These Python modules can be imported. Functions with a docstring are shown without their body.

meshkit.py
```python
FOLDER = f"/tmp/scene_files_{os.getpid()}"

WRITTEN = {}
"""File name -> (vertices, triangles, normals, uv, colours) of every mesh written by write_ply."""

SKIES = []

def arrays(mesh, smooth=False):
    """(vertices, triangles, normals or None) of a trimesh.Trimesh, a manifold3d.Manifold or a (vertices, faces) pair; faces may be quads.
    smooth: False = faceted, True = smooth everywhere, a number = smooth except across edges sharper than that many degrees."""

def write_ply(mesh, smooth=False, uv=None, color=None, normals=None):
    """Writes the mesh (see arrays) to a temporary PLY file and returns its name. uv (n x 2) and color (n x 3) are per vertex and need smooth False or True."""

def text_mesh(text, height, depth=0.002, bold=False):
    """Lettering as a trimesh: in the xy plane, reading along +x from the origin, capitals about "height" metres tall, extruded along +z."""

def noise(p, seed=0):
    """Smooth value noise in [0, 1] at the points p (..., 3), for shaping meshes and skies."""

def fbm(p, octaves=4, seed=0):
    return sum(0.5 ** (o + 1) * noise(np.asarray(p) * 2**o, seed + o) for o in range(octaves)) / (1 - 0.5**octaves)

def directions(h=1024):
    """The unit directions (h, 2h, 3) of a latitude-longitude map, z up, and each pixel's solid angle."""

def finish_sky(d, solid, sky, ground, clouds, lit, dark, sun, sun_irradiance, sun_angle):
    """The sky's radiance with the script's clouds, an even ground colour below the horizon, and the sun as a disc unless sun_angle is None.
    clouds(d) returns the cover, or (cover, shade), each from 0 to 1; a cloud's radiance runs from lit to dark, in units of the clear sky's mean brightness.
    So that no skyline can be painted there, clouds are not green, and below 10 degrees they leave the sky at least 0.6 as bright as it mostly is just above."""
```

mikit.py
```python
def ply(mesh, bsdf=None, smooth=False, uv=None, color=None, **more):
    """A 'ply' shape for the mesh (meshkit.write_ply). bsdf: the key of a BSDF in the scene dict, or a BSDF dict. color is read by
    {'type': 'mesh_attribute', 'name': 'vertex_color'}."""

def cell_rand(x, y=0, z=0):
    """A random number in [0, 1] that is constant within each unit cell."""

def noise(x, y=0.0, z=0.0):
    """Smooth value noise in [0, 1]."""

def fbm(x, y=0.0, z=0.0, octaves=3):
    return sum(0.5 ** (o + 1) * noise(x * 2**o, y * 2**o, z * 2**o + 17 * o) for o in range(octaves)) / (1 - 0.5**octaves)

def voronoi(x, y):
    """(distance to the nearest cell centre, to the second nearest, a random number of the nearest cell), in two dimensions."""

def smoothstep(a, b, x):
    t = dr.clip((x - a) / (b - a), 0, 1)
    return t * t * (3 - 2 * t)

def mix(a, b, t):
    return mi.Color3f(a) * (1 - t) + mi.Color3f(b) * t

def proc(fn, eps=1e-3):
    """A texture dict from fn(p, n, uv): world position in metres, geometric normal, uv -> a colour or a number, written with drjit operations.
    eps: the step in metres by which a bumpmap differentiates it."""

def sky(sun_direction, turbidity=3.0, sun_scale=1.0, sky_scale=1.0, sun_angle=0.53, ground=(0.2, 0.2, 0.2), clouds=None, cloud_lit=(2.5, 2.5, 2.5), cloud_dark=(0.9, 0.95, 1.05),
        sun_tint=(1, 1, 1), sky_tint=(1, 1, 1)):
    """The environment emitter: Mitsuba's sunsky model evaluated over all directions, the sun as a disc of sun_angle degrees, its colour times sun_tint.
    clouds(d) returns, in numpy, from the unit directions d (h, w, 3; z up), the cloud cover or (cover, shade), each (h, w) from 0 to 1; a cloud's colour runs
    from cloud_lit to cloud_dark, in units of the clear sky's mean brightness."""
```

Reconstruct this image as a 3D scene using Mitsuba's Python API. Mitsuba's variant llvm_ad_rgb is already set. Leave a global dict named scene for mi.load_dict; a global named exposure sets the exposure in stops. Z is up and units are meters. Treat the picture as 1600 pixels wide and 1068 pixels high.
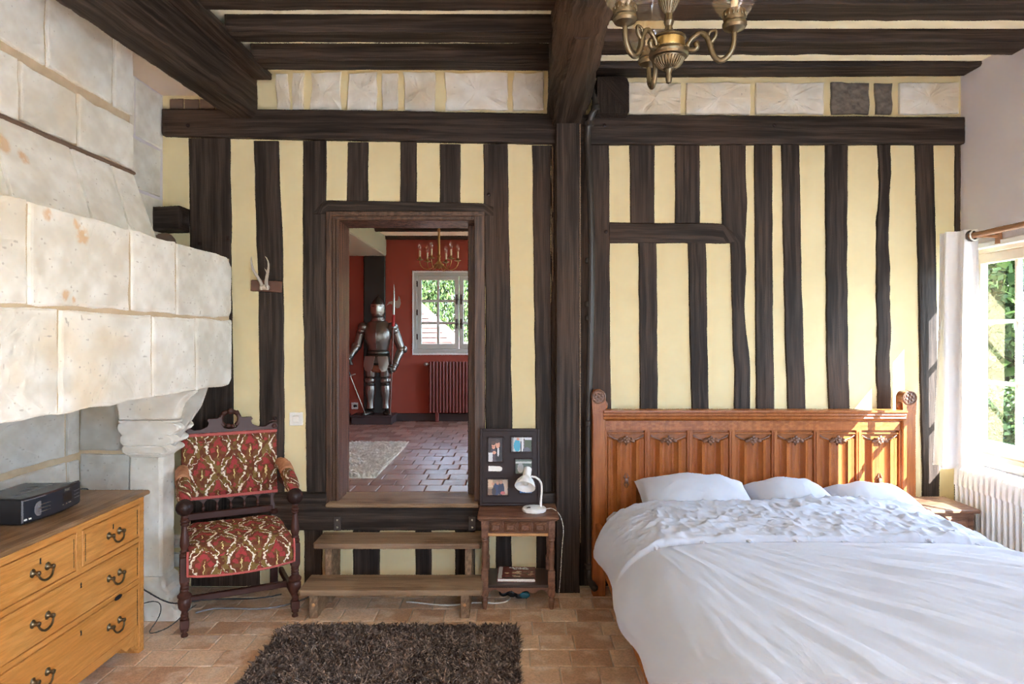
import math
import numpy as np
import drjit as dr
import mitsuba as mi
import trimesh
import mikit
import meshkit
from shapely.geometry import Polygon
from scipy.spatial import ConvexHull

T4 = mi.ScalarTransform4f
scene, labels = {}, {}
EYE = 1.56

# ------------------------------------------------------------------ camera, sky, sun, exposure
scene['camera'] = {'type': 'perspective', 'fov': 73.72, 'fov_axis': 'x', 'near_clip': 0.05, 'far_clip': 500.0,
                   'principal_point_offset_y': 9 / 1068,
                   'to_world': T4().look_at(origin=[0, 0, EYE], target=[0, 1, EYE], up=[0, 0, 1])}
SUN = np.array([1.0, -1.36, 1.2])
SUN /= np.linalg.norm(SUN)


def thin_cloud(d):
    return np.clip(0.35 + 0.6 * meshkit.fbm(d * np.array([3, 3, 7]), 4, 3), 0, 0.9)


scene['sky'] = mikit.sky(SUN, turbidity=4.0, sun_scale=0.0, sky_scale=1.0, ground=(0.16, 0.16, 0.12), clouds=thin_cloud,
                         cloud_lit=(1.5, 1.9, 2.4), cloud_dark=(0.95, 1.2, 1.5), sky_tint=(0.77, 1.0, 1.3))
scene['sun'] = {'type': 'directional', 'direction': (-SUN).tolist(), 'irradiance': {'type': 'rgb', 'value': [0.64, 0.70, 0.75]}}
exposure = 6.2

# ------------------------------------------------------------------ naming
used = {}


def number(base):
    n = used.get(base, 0)
    used[base] = n + 1
    return base if n == 0 else f'{base}_{n:03d}'


def put(key, mesh, mat, smooth=35, label=None, **kw):
    scene[key] = mikit.ply(mesh, 'mat_' + mat, smooth=smooth, **kw)
    if label:
        labels[key] = {'label': label}
    return key


def part(parent, name, mesh, mat, smooth=35, label=None, **kw):
    return put(number(f'{parent}__{name}'), mesh, mat, smooth, label, **kw)


def thing(name, label, cat, group=None):
    k = number(name)
    labels[k] = {'label': label, 'category': cat}
    if group:
        labels[k]['group'] = group
    return k


def stuff(key, label=None):
    labels.setdefault(key, {})['kind'] = 'stuff'
    if label:
        labels[key]['label'] = label


def struct(name, label):
    labels[name] = {'label': label, 'kind': 'structure'}
    used[name] = 1
    return name


# ------------------------------------------------------------------ mesh tools: every mesh is (vertices, triangles)
def cat(ms):
    vs, fs, n = [], [], 0
    for v, f in ms:
        vs.append(np.asarray(v, float))
        fs.append(np.asarray(f, int) + n)
        n += len(v)
    return np.vstack(vs), np.vstack(fs)


SG = np.array([[x, y, z] for x in (-1, 1) for y in (-1, 1) for z in (-1, 1)], float)
BOXF = np.array([[0, 1, 3], [0, 3, 2], [4, 6, 7], [4, 7, 5], [0, 4, 5], [0, 5, 1], [2, 3, 7], [2, 7, 6], [0, 2, 6], [0, 6, 4], [1, 5, 7], [1, 7, 3]])


def orient(v, f):
    c = v.mean(0)
    n = np.cross(v[f[:, 1]] - v[f[:, 0]], v[f[:, 2]] - v[f[:, 0]])
    flip = ((v[f].mean(1) - c) * n).sum(1) < 0
    f = f.copy()
    f[flip] = f[flip][:, ::-1]
    return f


def _bev(half, c):
    pts = []
    for s in SG:
        for k in range(3):
            q = half - c
            q = q.copy()
            q[k] = half[k]
            pts.append(s * q)
    return np.array(pts)


_t = _bev(np.array([1.0, 1.0, 1.0]), 0.2)
BEVF = orient(_t, ConvexHull(_t).simplices)


def box(x0, x1, y0, y1, z0, z1, c=0.0):
    ctr = np.array([x0 + x1, y0 + y1, z0 + z1]) / 2
    half = np.abs(np.array([x1 - x0, y1 - y0, z1 - z0])) / 2
    if c <= 0:
        return ctr + SG * half, orient(SG * half, BOXF)
    return ctr + _bev(half, min(c, half.min() * 0.9)), BEVF


def rotz(m, deg, at=(0, 0, 0)):
    a = math.radians(deg)
    R = np.array([[math.cos(a), -math.sin(a), 0], [math.sin(a), math.cos(a), 0], [0, 0, 1]])
    return (np.asarray(m[0]) - at) @ R.T + at, m[1]


def axis_rot(m, axis, deg, at=(0, 0, 0)):
    R = trimesh.transformations.rotation_matrix(math.radians(deg), axis)[:3, :3]
    return (np.asarray(m[0]) - at) @ R.T + at, m[1]


def shift(m, d):
    return np.asarray(m[0]) + np.asarray(d, float), m[1]


def scale(m, s):
    return np.asarray(m[0]) * np.asarray(s, float), m[1]


def loft(rings, cap=True):
    r = np.asarray(rings, float)
    k, m = r.shape[:2]
    i, j = np.meshgrid(np.arange(k - 1), np.arange(m), indexing='ij')
    a, b = i * m + j, i * m + (j + 1) % m
    f = np.stack([a, b, b + m, a + m], -1).reshape(-1, 4)
    f = np.vstack([f[:, [0, 1, 2]], f[:, [0, 2, 3]]])
    v = r.reshape(-1, 3)
    if cap:
        v = np.vstack([v, r[0].mean(0), r[-1].mean(0)])
        jj = np.arange(m)
        f = np.vstack([f, np.stack([(jj + 1) % m, jj, 0 * jj + k * m], 1), np.stack([jj + (k - 1) * m, (jj + 1) % m + (k - 1) * m, 0 * jj + k * m + 1], 1)])
    return v, f


def lathe(prof, n=20, cap=True):
    a = np.arange(n) * 2 * math.pi / n
    return loft([np.stack([r * np.cos(a), r * np.sin(a), a * 0 + z], 1) for r, z in prof], cap)


def frames(p):
    p = np.asarray(p, float)
    t = np.gradient(p, axis=0)
    t /= np.linalg.norm(t, axis=1, keepdims=True) + 1e-12
    ref = np.array([0.13, 0.21, 0.97]) if abs(t[0][2]) < 0.85 else np.array([0.97, 0.2, 0.1])
    a = np.zeros_like(p)
    for i in range(len(p)):
        x = ref - t[i] * (ref @ t[i])
        x /= np.linalg.norm(x)
        a[i] = ref = x
    return p, t, a, np.cross(t, a)


def tube(pts, r, n=8, flat=1.0):
    p, t, a, b = frames(pts)
    r = np.broadcast_to(r, (len(p),))
    th = np.arange(n) * 2 * math.pi / n
    return loft([p[i] + r[i] * (np.cos(th)[:, None] * a[i] * flat + np.sin(th)[:, None] * b[i]) for i in range(len(p))])


def curve(pts, n=24):
    """A smooth line through the points."""
    from scipy.interpolate import CubicSpline
    p = np.asarray(pts, float)
    s = np.concatenate([[0], np.cumsum(np.linalg.norm(np.diff(p, axis=0), axis=1))])
    return CubicSpline(s, p)(np.linspace(0, s[-1], n))


def ball(c, r, n=14):
    a = np.linspace(-math.pi / 2, math.pi / 2, n // 2 + 2)[1:-1]
    r = np.broadcast_to(r, (3,))
    m = lathe([(math.cos(x), math.sin(x)) for x in a], n)
    return m[0] * r + np.asarray(c, float), m[1]


def prism(poly, y0, y1):
    """A polygon in x and z, thick from y0 to y1."""
    m = trimesh.creation.extrude_polygon(Polygon(poly), y1 - y0, engine='earcut')
    v = np.array(m.vertices)
    return np.stack([v[:, 0], y1 - v[:, 2], v[:, 1]], 1), np.array(m.faces)


def grid(P):
    P = np.asarray(P, float)
    k, m = P.shape[:2]
    i, j = np.meshgrid(np.arange(k - 1), np.arange(m - 1), indexing='ij')
    a = i * m + j
    f = np.stack([a, a + 1, a + m + 1, a + m], -1).reshape(-1, 4)
    return P.reshape(-1, 3), np.vstack([f[:, [0, 1, 2]], f[:, [0, 2, 3]]])


def const_uv(m, u, v):
    return np.tile([[u, v]], (len(m[0]), 1))


def wob(p, s, a, seed=0):
    return a * (meshkit.fbm(np.asarray(p, float) * s, 3, seed) - 0.5) * 2


rng = np.random.default_rng(7)

# ------------------------------------------------------------------ materials
noise, fbm, mix, smoothstep, proc = mikit.noise, mikit.fbm, mikit.mix, mikit.smoothstep, mikit.proc


def mat(key, base, rough=0.6, bump=None, bscale=1.0, **kw):
    b = {'type': 'principled', 'base_color': base if isinstance(base, dict) else {'type': 'rgb', 'value': list(base)}, 'roughness': rough, **kw}
    if bump is not None:
        b = {'type': 'bumpmap', 'arbitrary': bump, 'scale': bscale, 'bsdf': b}
    scene['mat_' + key] = {'type': 'twosided', 'bsdf': b}


def plain(key, rgb, rough=0.5, **kw):
    mat(key, rgb, rough, **kw)


def timber_c(p, n, uv):
    g = fbm(uv.x * 2.2, uv.y * 55, 0, 4)
    big = fbm(p.x * 1.7 + 3, p.y * 1.7, p.z * 0.9, 2)
    fine = noise(uv.x * 9, uv.y * 260)
    c = mix((0.016, 0.0105, 0.0075), (0.062, 0.042, 0.031), smoothstep(0.25, 0.8, g * 0.7 + big * 0.3))
    c = mix(c, (0.085, 0.04, 0.02), 0.35 * smoothstep(0.55, 0.75, big))
    return c * (0.7 + 0.6 * fine)


def timber_b(p, n, uv):
    return 0.0035 * fbm(uv.x * 3, uv.y * 70, 0, 3) + 0.0012 * noise(uv.x * 14, uv.y * 330)


mat('timber', proc(timber_c), 0.62, proc(timber_b, 8e-4), 1.0, specular=0.25)


def axis_wood(axis, c0, c1, c2, k=1.0):
    def f(p, n, uv):
        a, b, c = ((p.x, p.y, p.z), (p.y, p.x, p.z), (p.z, p.x, p.y))[axis]
        w = noise(a * 2.1 * k, b * 9 * k, c * 9 * k)
        g = fbm(a * 3 * k + 4 * uv.x, b * 46 * k + w * 2, c * 46 * k + w * 2, 3)
        s = fbm(p.x * 5, p.y * 5, p.z * 5, 2)
        fine = noise(a * 22, b * 420, c * 420)
        col = mix(c0, c1, smoothstep(0.3, 0.75, g))
        return mix(col, c2, 0.55 * smoothstep(0.45, 0.75, s)) * (0.86 + 0.28 * fine)
    return proc(f)


mat('oak', axis_wood(1, (0.46, 0.19, 0.042), (0.57, 0.265, 0.072), (0.52, 0.20, 0.042)), 0.42, specular=0.4)
mat('oak_top', axis_wood(1, (0.17, 0.092, 0.042), (0.25, 0.145, 0.07), (0.30, 0.19, 0.11)), 0.38)
mat('bed_oak', axis_wood(2, (0.24, 0.070, 0.018), (0.34, 0.115, 0.030), (0.28, 0.08, 0.019)), 0.33, specular=0.4)
mat('step_wood', axis_wood(0, (0.155, 0.088, 0.047), (0.27, 0.17, 0.095), (0.33, 0.225, 0.135)), 0.55)
mat('table_wood', axis_wood(0, (0.11, 0.048, 0.026), (0.20, 0.094, 0.054), (0.26, 0.14, 0.088)), 0.42)
mat('door_wood', axis_wood(2, (0.04, 0.02, 0.012), (0.115, 0.058, 0.032), (0.075, 0.036, 0.02)), 0.4)
plain('mahogany', (0.060, 0.022, 0.016), 0.40, specular=0.3)
plain('dark_shelf', (0.055, 0.034, 0.027), 0.4)
plain('frame_wood', (0.024, 0.011, 0.009), 0.42, specular=0.25)
plain('pale_wood', (0.48, 0.25, 0.10), 0.5)


def plaster_c(p, n, uv):
    s = fbm(p.x * 2.2, p.y * 2.2, p.z * 2.2, 3)
    t = fbm(p.x * 17, p.y * 17, p.z * 17, 2)
    return mix((0.68, 0.56, 0.305), (0.76, 0.645, 0.38), 0.65 * s + 0.35 * t)


def plaster_b(p, n, uv):
    return 0.006 * fbm(p.x * 14, p.y * 14, p.z * 14, 3) + 0.001 * noise(p.x * 120, p.y * 120, p.z * 120)


mat('plaster', proc(plaster_c), 0.85, proc(plaster_b, 2e-3), 1.0)
plain('ceiling_plaster', (0.90, 0.83, 0.62), 0.9)
plain('white_wall', (0.66, 0.61, 0.62), 0.9)
plain('soffit', (0.74, 0.60, 0.48), 0.9)


def stone_c(p, n, uv):
    big = fbm(p.x * 3.1, p.y * 3.1, p.z * 3.1 + uv.y * 7, 3)
    mid = fbm(p.x * 16, p.y * 16, p.z * 16, 3)
    pit = noise(p.x * 75, p.y * 75, p.z * 75)
    stain = fbm(p.x * 2.6 + 11, p.y * 2.6 + 5, p.z * 2.6 + 8, 3)
    c = mix((0.64, 0.585, 0.485), (0.86, 0.825, 0.745), smoothstep(0.25, 0.75, 0.6 * big + 0.4 * mid))
    c = mix(c, (0.66, 0.50, 0.29), 0.5 * smoothstep(0.60, 0.78, stain))
    c = mix(c, (0.36, 0.30, 0.22), 0.6 * smoothstep(0.80, 0.93, pit) * smoothstep(0.4, 0.7, mid))
    rust = mi.Float(0)
    for y0, z0, w in ((2.665, 1.955, .045), (2.64, 1.99, .03), (2.47, 2.0, .03), (2.57, 1.715, .028), (2.62, 1.70, .018), (2.60, 2.30, .05), (2.70, 2.27, .035)):
        rust = dr.maximum(rust, dr.exp(-(dr.square(p.y - y0) + dr.square(p.z - z0)) / w ** 2) * dr.select(p.x > -1.97, 1, 0))
    c = mix(c, (0.62, 0.36, 0.14), 0.65 * smoothstep(0.28, 0.80, rust * (0.1 + 1.5 * fbm(p.y * 48, p.z * 48, p.x * 48, 3))))
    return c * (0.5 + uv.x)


def stone_b(p, n, uv):
    return 0.016 * fbm(p.x * 20, p.y * 20, p.z * 20, 4) + 0.0022 * noise(p.x * 140, p.y * 140, p.z * 140)


mat('stone', proc(stone_c), 0.9, proc(stone_b, 2e-3), 2.2)


def mortar_c(p, n, uv):
    return mix((0.47, 0.355, 0.22), (0.62, 0.49, 0.33), fbm(p.x * 20, p.y * 20, p.z * 20, 3))


mat('mortar', proc(mortar_c), 0.95)


def rubble_c(p, n, uv):
    return mix((0.05, 0.042, 0.035), (0.26, 0.22, 0.18), fbm(p.x * 40, p.y * 40, p.z * 40, 4))


mat('rubble', proc(rubble_c), 0.95, proc(stone_b, 2e-3), 2.5)


def tile_c(p, n, uv):
    m = fbm(p.x * 13, p.y * 13, uv.y * 9, 3)
    f = noise(p.x * 160, p.y * 160, p.z)
    t = mix((0.46, 0.265, 0.155), (0.68, 0.49, 0.335), uv.x)
    t = mix(t, (0.74, 0.61, 0.48), 0.55 * smoothstep(0.45, 0.75, m))
    return t * (0.82 + 0.3 * f)


mat('tile', proc(tile_c), 0.45, specular=0.5)


def far_tile_c(p, n, uv):
    m = fbm(p.x * 9, p.y * 9, uv.y * 9, 3)
    t = mix((0.17, 0.085, 0.06), (0.30, 0.19, 0.145), uv.x)
    return mix(t, (0.30, 0.20, 0.16), 0.5 * smoothstep(0.45, 0.8, m))


mat('far_tile', proc(far_tile_c), 0.34, specular=1.0)
plain('grout', (0.42, 0.33, 0.25), 0.95)
plain('dark_grout', (0.06, 0.045, 0.04), 0.9)


def fabric_c(p, n, uv):
    jx = (noise(uv.x * 90, uv.y * 90) - 0.5) * 0.075
    jy = (noise(uv.x * 90 + 31, uv.y * 90 + 7) - 0.5) * 0.075
    u0, v0 = uv.x / 0.18 + jx, uv.y / 0.26 + jy
    ring, red, gold, dot = mi.Float(0), mi.Float(0), mi.Float(0), mi.Float(0)
    inside = mi.Float(0)
    for o in (0.0, 0.5):
        lu = u0 + o - dr.floor(u0 + o) - 0.5
        lv = v0 + o - dr.floor(v0 + o) - 0.5
        w = 0.37 - 0.34 * smoothstep(0.02, 0.36, lv) - 0.20 * smoothstep(0.02, 0.30, -lv)
        d = dr.abs(lu) / w + 0.25 * smoothstep(0.22, 0.36, dr.abs(lv))
        inn = dr.select(dr.abs(lv) < 0.36, 1 - smoothstep(0.9, 0.97, d), 0)
        ring = dr.maximum(ring, dr.select(dr.abs(lv) < 0.37, smoothstep(0.82, 0.88, d) * (1 - smoothstep(1.02, 1.10, d)), 0))
        inside = dr.maximum(inside, inn)
        for cx, cy, r in ((0, 0.15, 0.105), (-0.17, -0.03, 0.09), (0.17, -0.03, 0.09), (-0.10, 0.08, 0.065), (0.10, 0.08, 0.065), (0, 0.26, 0.05)):
            q = dr.sqrt(dr.square(lu - cx) + dr.square((lv - cy) * 1.44))
            red = dr.maximum(red, inn * (1 - smoothstep(r * 0.85, r, q)) * (0.6 + 0.4 * smoothstep(0.015, 0.03, q)))
        q = dr.sqrt(dr.square(lu) + dr.square((lv + 0.36) * 1.44))
        dot = dr.maximum(dot, 1 - smoothstep(0.05, 0.06, q))
        gold = dr.maximum(gold, inn * (1 - smoothstep(0.012, 0.02, dr.abs(lu))) * smoothstep(-0.25, -0.2, lv) * (1 - smoothstep(0.0, 0.04, lv)))
    leaf = fbm(uv.x * 55, uv.y * 45, 0, 2)
    c = mix((0.125, 0.034, 0.014), (0.175, 0.105, 0.028), smoothstep(0.42, 0.56, leaf))
    c = mix(c, (0.15, 0.030, 0.016), 0.55 * inside)
    c = mix(c, (0.30, 0.035, 0.035), dr.maximum(red, dot))
    c = mix(c, (0.62, 0.50, 0.22), gold)
    return mix(c, (0.74, 0.64, 0.50), ring * smoothstep(0.22, 0.40, noise(uv.x * 120, uv.y * 120)))


mat('fabric', proc(fabric_c), 0.9, sheen=0.3)
plain('piping', (0.42, 0.09, 0.075), 0.8)


def velvet_c(p, n, uv):
    return mix((0.30, 0.10, 0.04), (0.56, 0.27, 0.13), fbm(p.x * 60, p.y * 60, p.z * 60, 3))


mat('worn_velvet', proc(velvet_c), 0.8, sheen=0.5)
plain('linen', (0.47, 0.51, 0.595), 0.85, sheen=0.2)
plain('pillow_linen', (0.51, 0.55, 0.625), 0.85, sheen=0.2)
plain('curtain_cloth', (0.80, 0.78, 0.76), 0.9)


def pile_c(p, n, uv):
    return mix((0.028, 0.016, 0.013), (0.36, 0.26, 0.21), uv.x)


mat('brown_pile', proc(pile_c), 0.7)


def pale_pile_c(p, n, uv):
    return mix((0.50, 0.46, 0.38), (0.92, 0.89, 0.80), uv.x)


mat('pale_pile', proc(pale_pile_c), 0.8)
plain('brass', (0.46, 0.32, 0.13), 0.28, metallic=1.0)
plain('old_brass', (0.185, 0.145, 0.090), 0.36, metallic=1.0)
plain('armour', (0.26, 0.245, 0.21), 0.38, metallic=1.0)
plain('dark_armour', (0.12, 0.125, 0.105), 0.42, metallic=1.0)
plain('iron', (0.075, 0.06, 0.052), 0.5, metallic=0.4)
plain('pipe_paint', (0.032, 0.026, 0.022), 0.32)
plain('steel', (0.48, 0.47, 0.40), 0.40, metallic=1.0)
plain('black_plastic', (0.012, 0.012, 0.014), 0.28)
plain('radio_front', (0.020, 0.023, 0.030), 0.22)
plain('grey_plastic', (0.16, 0.16, 0.17), 0.4)
plain('screen', (0.016, 0.012, 0.012), 0.12)
plain('white_enamel', (0.80, 0.79, 0.76), 0.25)
plain('white_plastic', (0.78, 0.75, 0.68), 0.4)
plain('radiator_white', (0.80, 0.77, 0.72), 0.35)
plain('window_paint', (0.74, 0.62, 0.48), 0.45)
plain('grey_paint', (0.50, 0.52, 0.47), 0.45)
plain('white_paint', (0.80, 0.79, 0.76), 0.5)
plain('red_wall', (0.34, 0.066, 0.038), 0.75)
plain('red_radiator', (0.17, 0.04, 0.03), 0.4)
plain('dark_base', (0.042, 0.026, 0.024), 0.5)
plain('limewash', (0.42, 0.42, 0.31), 0.85)
plain('dark_post', (0.030, 0.027, 0.021), 0.7)
plain('antler', (0.42, 0.36, 0.29), 0.5)
plain('plaque', (0.13, 0.06, 0.04), 0.45)
plain('terracotta', (0.16, 0.10, 0.065), 0.7)
plain('red_cloth', (0.42, 0.035, 0.03), 0.8)
plain('leather', (0.26, 0.085, 0.04), 0.6)
plain('rod_wood', (0.33, 0.155, 0.075), 0.4)
plain('kraft', (0.42, 0.26, 0.13), 0.8)
plain('paper', (0.76, 0.74, 0.70), 0.7)
plain('teal', (0.02, 0.14, 0.18), 0.4)
plain('black_cord', (0.016, 0.015, 0.016), 0.5)
plain('candle', (0.72, 0.66, 0.50), 0.5)
scene['mat_print'] = {'type': 'twosided', 'bsdf': {'type': 'principled', 'base_color': {'type': 'mesh_attribute', 'name': 'vertex_color'}, 'roughness': 0.4}}
scene['mat_glass'] = {'type': 'thindielectric', 'int_ior': 1.5}
scene['mat_lamp_glass'] = {'type': 'thindielectric', 'int_ior': 1.5, 'specular_transmittance': {'type': 'rgb', 'value': [0.90, 0.80, 0.64]}}
scene['mat_bulb_glass'] = {'type': 'thindielectric', 'int_ior': 1.6}


def lawn_c(p, n, uv):
    return mix((0.022, 0.045, 0.008), (0.055, 0.088, 0.018), fbm(p.x * 3, p.y * 3, 0, 4))


mat('lawn', proc(lawn_c), 0.95)
plain('gravel', (0.11, 0.105, 0.10), 0.95)


def leaf_c(p, n, uv):
    return mix((0.022, 0.048, 0.007), (0.085, 0.125, 0.022), uv.x)


scene['mat_leaves'] = {'type': 'twosided', 'bsdf': {'type': 'principled', 'base_color': proc(leaf_c), 'roughness': 0.6}}
plain('bounce_slab_stone', (0.54, 0.57, 0.61), 0.9)  # pale surface of the added slab that bounces light
plain('bark', (0.07, 0.05, 0.035), 0.9)


def roof_c(p, n, uv):
    a = mikit.cell_rand(p.x * 7, dr.floor(p.z * 9))
    return mix((0.065, 0.026, 0.019), (0.13, 0.064, 0.048), a)


mat('roof_tile', proc(roof_c), 0.85)

# ------------------------------------------------------------------ builders of timbers and stones


def timber(axis, rows, c=0.008, amp=0.004, step=0.07, side=3, rough=0.0):
    """A hewn timber along axis 0, 1 or 2; rows of (along, a0, a1, b0, b1): a and b are the other two axes in order. Returns (mesh, uv)."""
    rows = np.array(sorted(rows), float)
    n = max(2, int((rows[-1, 0] - rows[0, 0]) / step) + 1)
    t = np.linspace(rows[0, 0], rows[-1, 0], n)
    R = np.stack([np.interp(t, rows[:, 0], rows[:, k]) for k in range(1, 5)], 1)
    seed = int(rng.integers(1, 9999))
    off = rng.random() * 9
    P, UV = [], []
    for k in range(n):
        a0, a1, b0, b1 = R[k]
        q = []
        for (pa, pb), (ea, eb) in zip(((a0, b0), (a1, b0), (a1, b1), (a0, b1)), ((1, 0), (0, 1), (-1, 0), (0, -1))):
            L = abs(a1 - a0) if ea else abs(b1 - b0)
            for s in np.linspace(c, L - c, side):
                q.append((pa + ea * s, pb + eb * s))
        q = np.array(q)
        d = np.concatenate([[0], np.cumsum(np.linalg.norm(np.diff(np.vstack([q, q[:1]]), axis=0), axis=1))])
        w = np.stack([q[:, 0], q[:, 1], np.full(len(q), t[k])], 1)
        q = q + np.stack([wob(w, 7, amp, seed) + wob(w, 22, amp * 0.45, seed + 7), wob(w, 7, amp, seed + 3) + wob(w, 22, amp * 0.45, seed + 9)], 1)
        if rough:
            q = q + np.stack([wob(w, 55, rough, seed + 13), wob(w, 55, rough, seed + 17)], 1)
        q = np.vstack([q, q[:1]])
        full = np.insert(q, axis, t[k], axis=1)
        P.append(full)
        UV.append(np.stack([np.full(len(d), t[k] + off), d + off * 3], 1))
    P, UV = np.array(P), np.array(UV)
    v, f = grid(P)
    uv = UV.reshape(-1, 2)
    m = P.shape[1]
    for e, ring in ((0, P[0]), (1, P[-1])):
        ctr = ring[:-1].mean(0)
        base = len(v)
        v = np.vstack([v, ring[:-1], ctr])
        uv = np.vstack([uv, np.stack([ring[:-1, (axis + 1) % 3] * 0.2 + off, ring[:-1, (axis + 2) % 3] * 0.4 + off], 1), [[off, off]]])
        j = np.arange(m - 1)
        tri = np.stack([base + j, base + (j + 1) % (m - 1), 0 * j + base + m - 1], 1)
        f = np.vstack([f, tri if e else tri[:, ::-1]])
    return (v, f), uv


def put_timber(parent, name, axis, rows, label=None, **kw):
    m, uv = timber(axis, rows, **kw)
    return part(parent, name, m, 'timber', True, label, uv=uv)


def block_shape(poly, n_min=0.05, wob_amp=0.006, seed=0, c=0.012, h=0.03, dome=0.004, depth=None):
    """A rough stone: polygon in (a, b), raised to h; returns points (a, b, height) and triangles."""
    pts = []
    poly = np.asarray(poly, float)
    for p, q in zip(poly, np.roll(poly, -1, axis=0)):
        k = max(2, int(np.linalg.norm(q - p) / n_min))
        pts += [p + (q - p) * s / k for s in range(k)]
    p = np.array(pts)
    w = np.stack([p[:, 0], p[:, 1], p[:, 0] * 0], 1)
    p = p + np.stack([wob(w, 9, wob_amp, seed), wob(w, 9, wob_amp, seed + 5)], 1)
    ctr = p.mean(0)
    inw = ctr - p
    inw /= np.linalg.norm(inw, axis=1, keepdims=True)

    def lvl(inset, z, k=1.0):
        q = ctr + (p - ctr) * k + inw * inset
        return np.column_stack([q, np.full(len(q), z) + (wob(np.column_stack([q, q[:, 0]]), 13, dome, seed + 2) if z > 0.6 * h else 0)])
    rings = [lvl(0, 0 if depth is None else h - depth), lvl(0, h - c * 0.7), lvl(c * 0.35, h - c * 0.2), lvl(c, h), lvl(c, h + dome * 0.3, 0.5)]
    return loft(rings)


def put_stone(parent, poly, to, mat_='stone', tone=None, name='stone', label=None, **kw):
    """to maps (a, b, height) columns to world points."""
    seed = int(rng.integers(1, 9999))
    v, f = block_shape(poly, seed=seed, **kw)
    P = np.column_stack(to(v[:, 0], v[:, 1], v[:, 2]))
    m = (P, f)
    return part(parent, name, m, mat_, False, label, uv=const_uv(m, rng.uniform(0.44, 0.56) if tone is None else tone, rng.random()))


def rect(a0, a1, b0, b1):
    return [(a0, b0), (a1, b0), (a1, b1), (a0, b1)]


# ------------------------------------------------------------------ the shell of the bedroom
WALL = 4.262      # plaster face of the timber-framed wall
FACE = 4.250      # face of its studs
struct('wall_back', 'half timbered wall of dark oak studs and cream plaster behind the bed')
put('wall_back', cat([box(-2.6, -1.155, WALL, 4.55, 0, 3.6), box(-0.171, 2.90, WALL, 4.55, 0, 3.6), box(-1.155, -0.171, WALL, 4.55, 2.33, 3.6),
                      box(-1.155, -0.171, WALL, 4.55, 0, 0.50)]), 'plaster', False)

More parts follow.
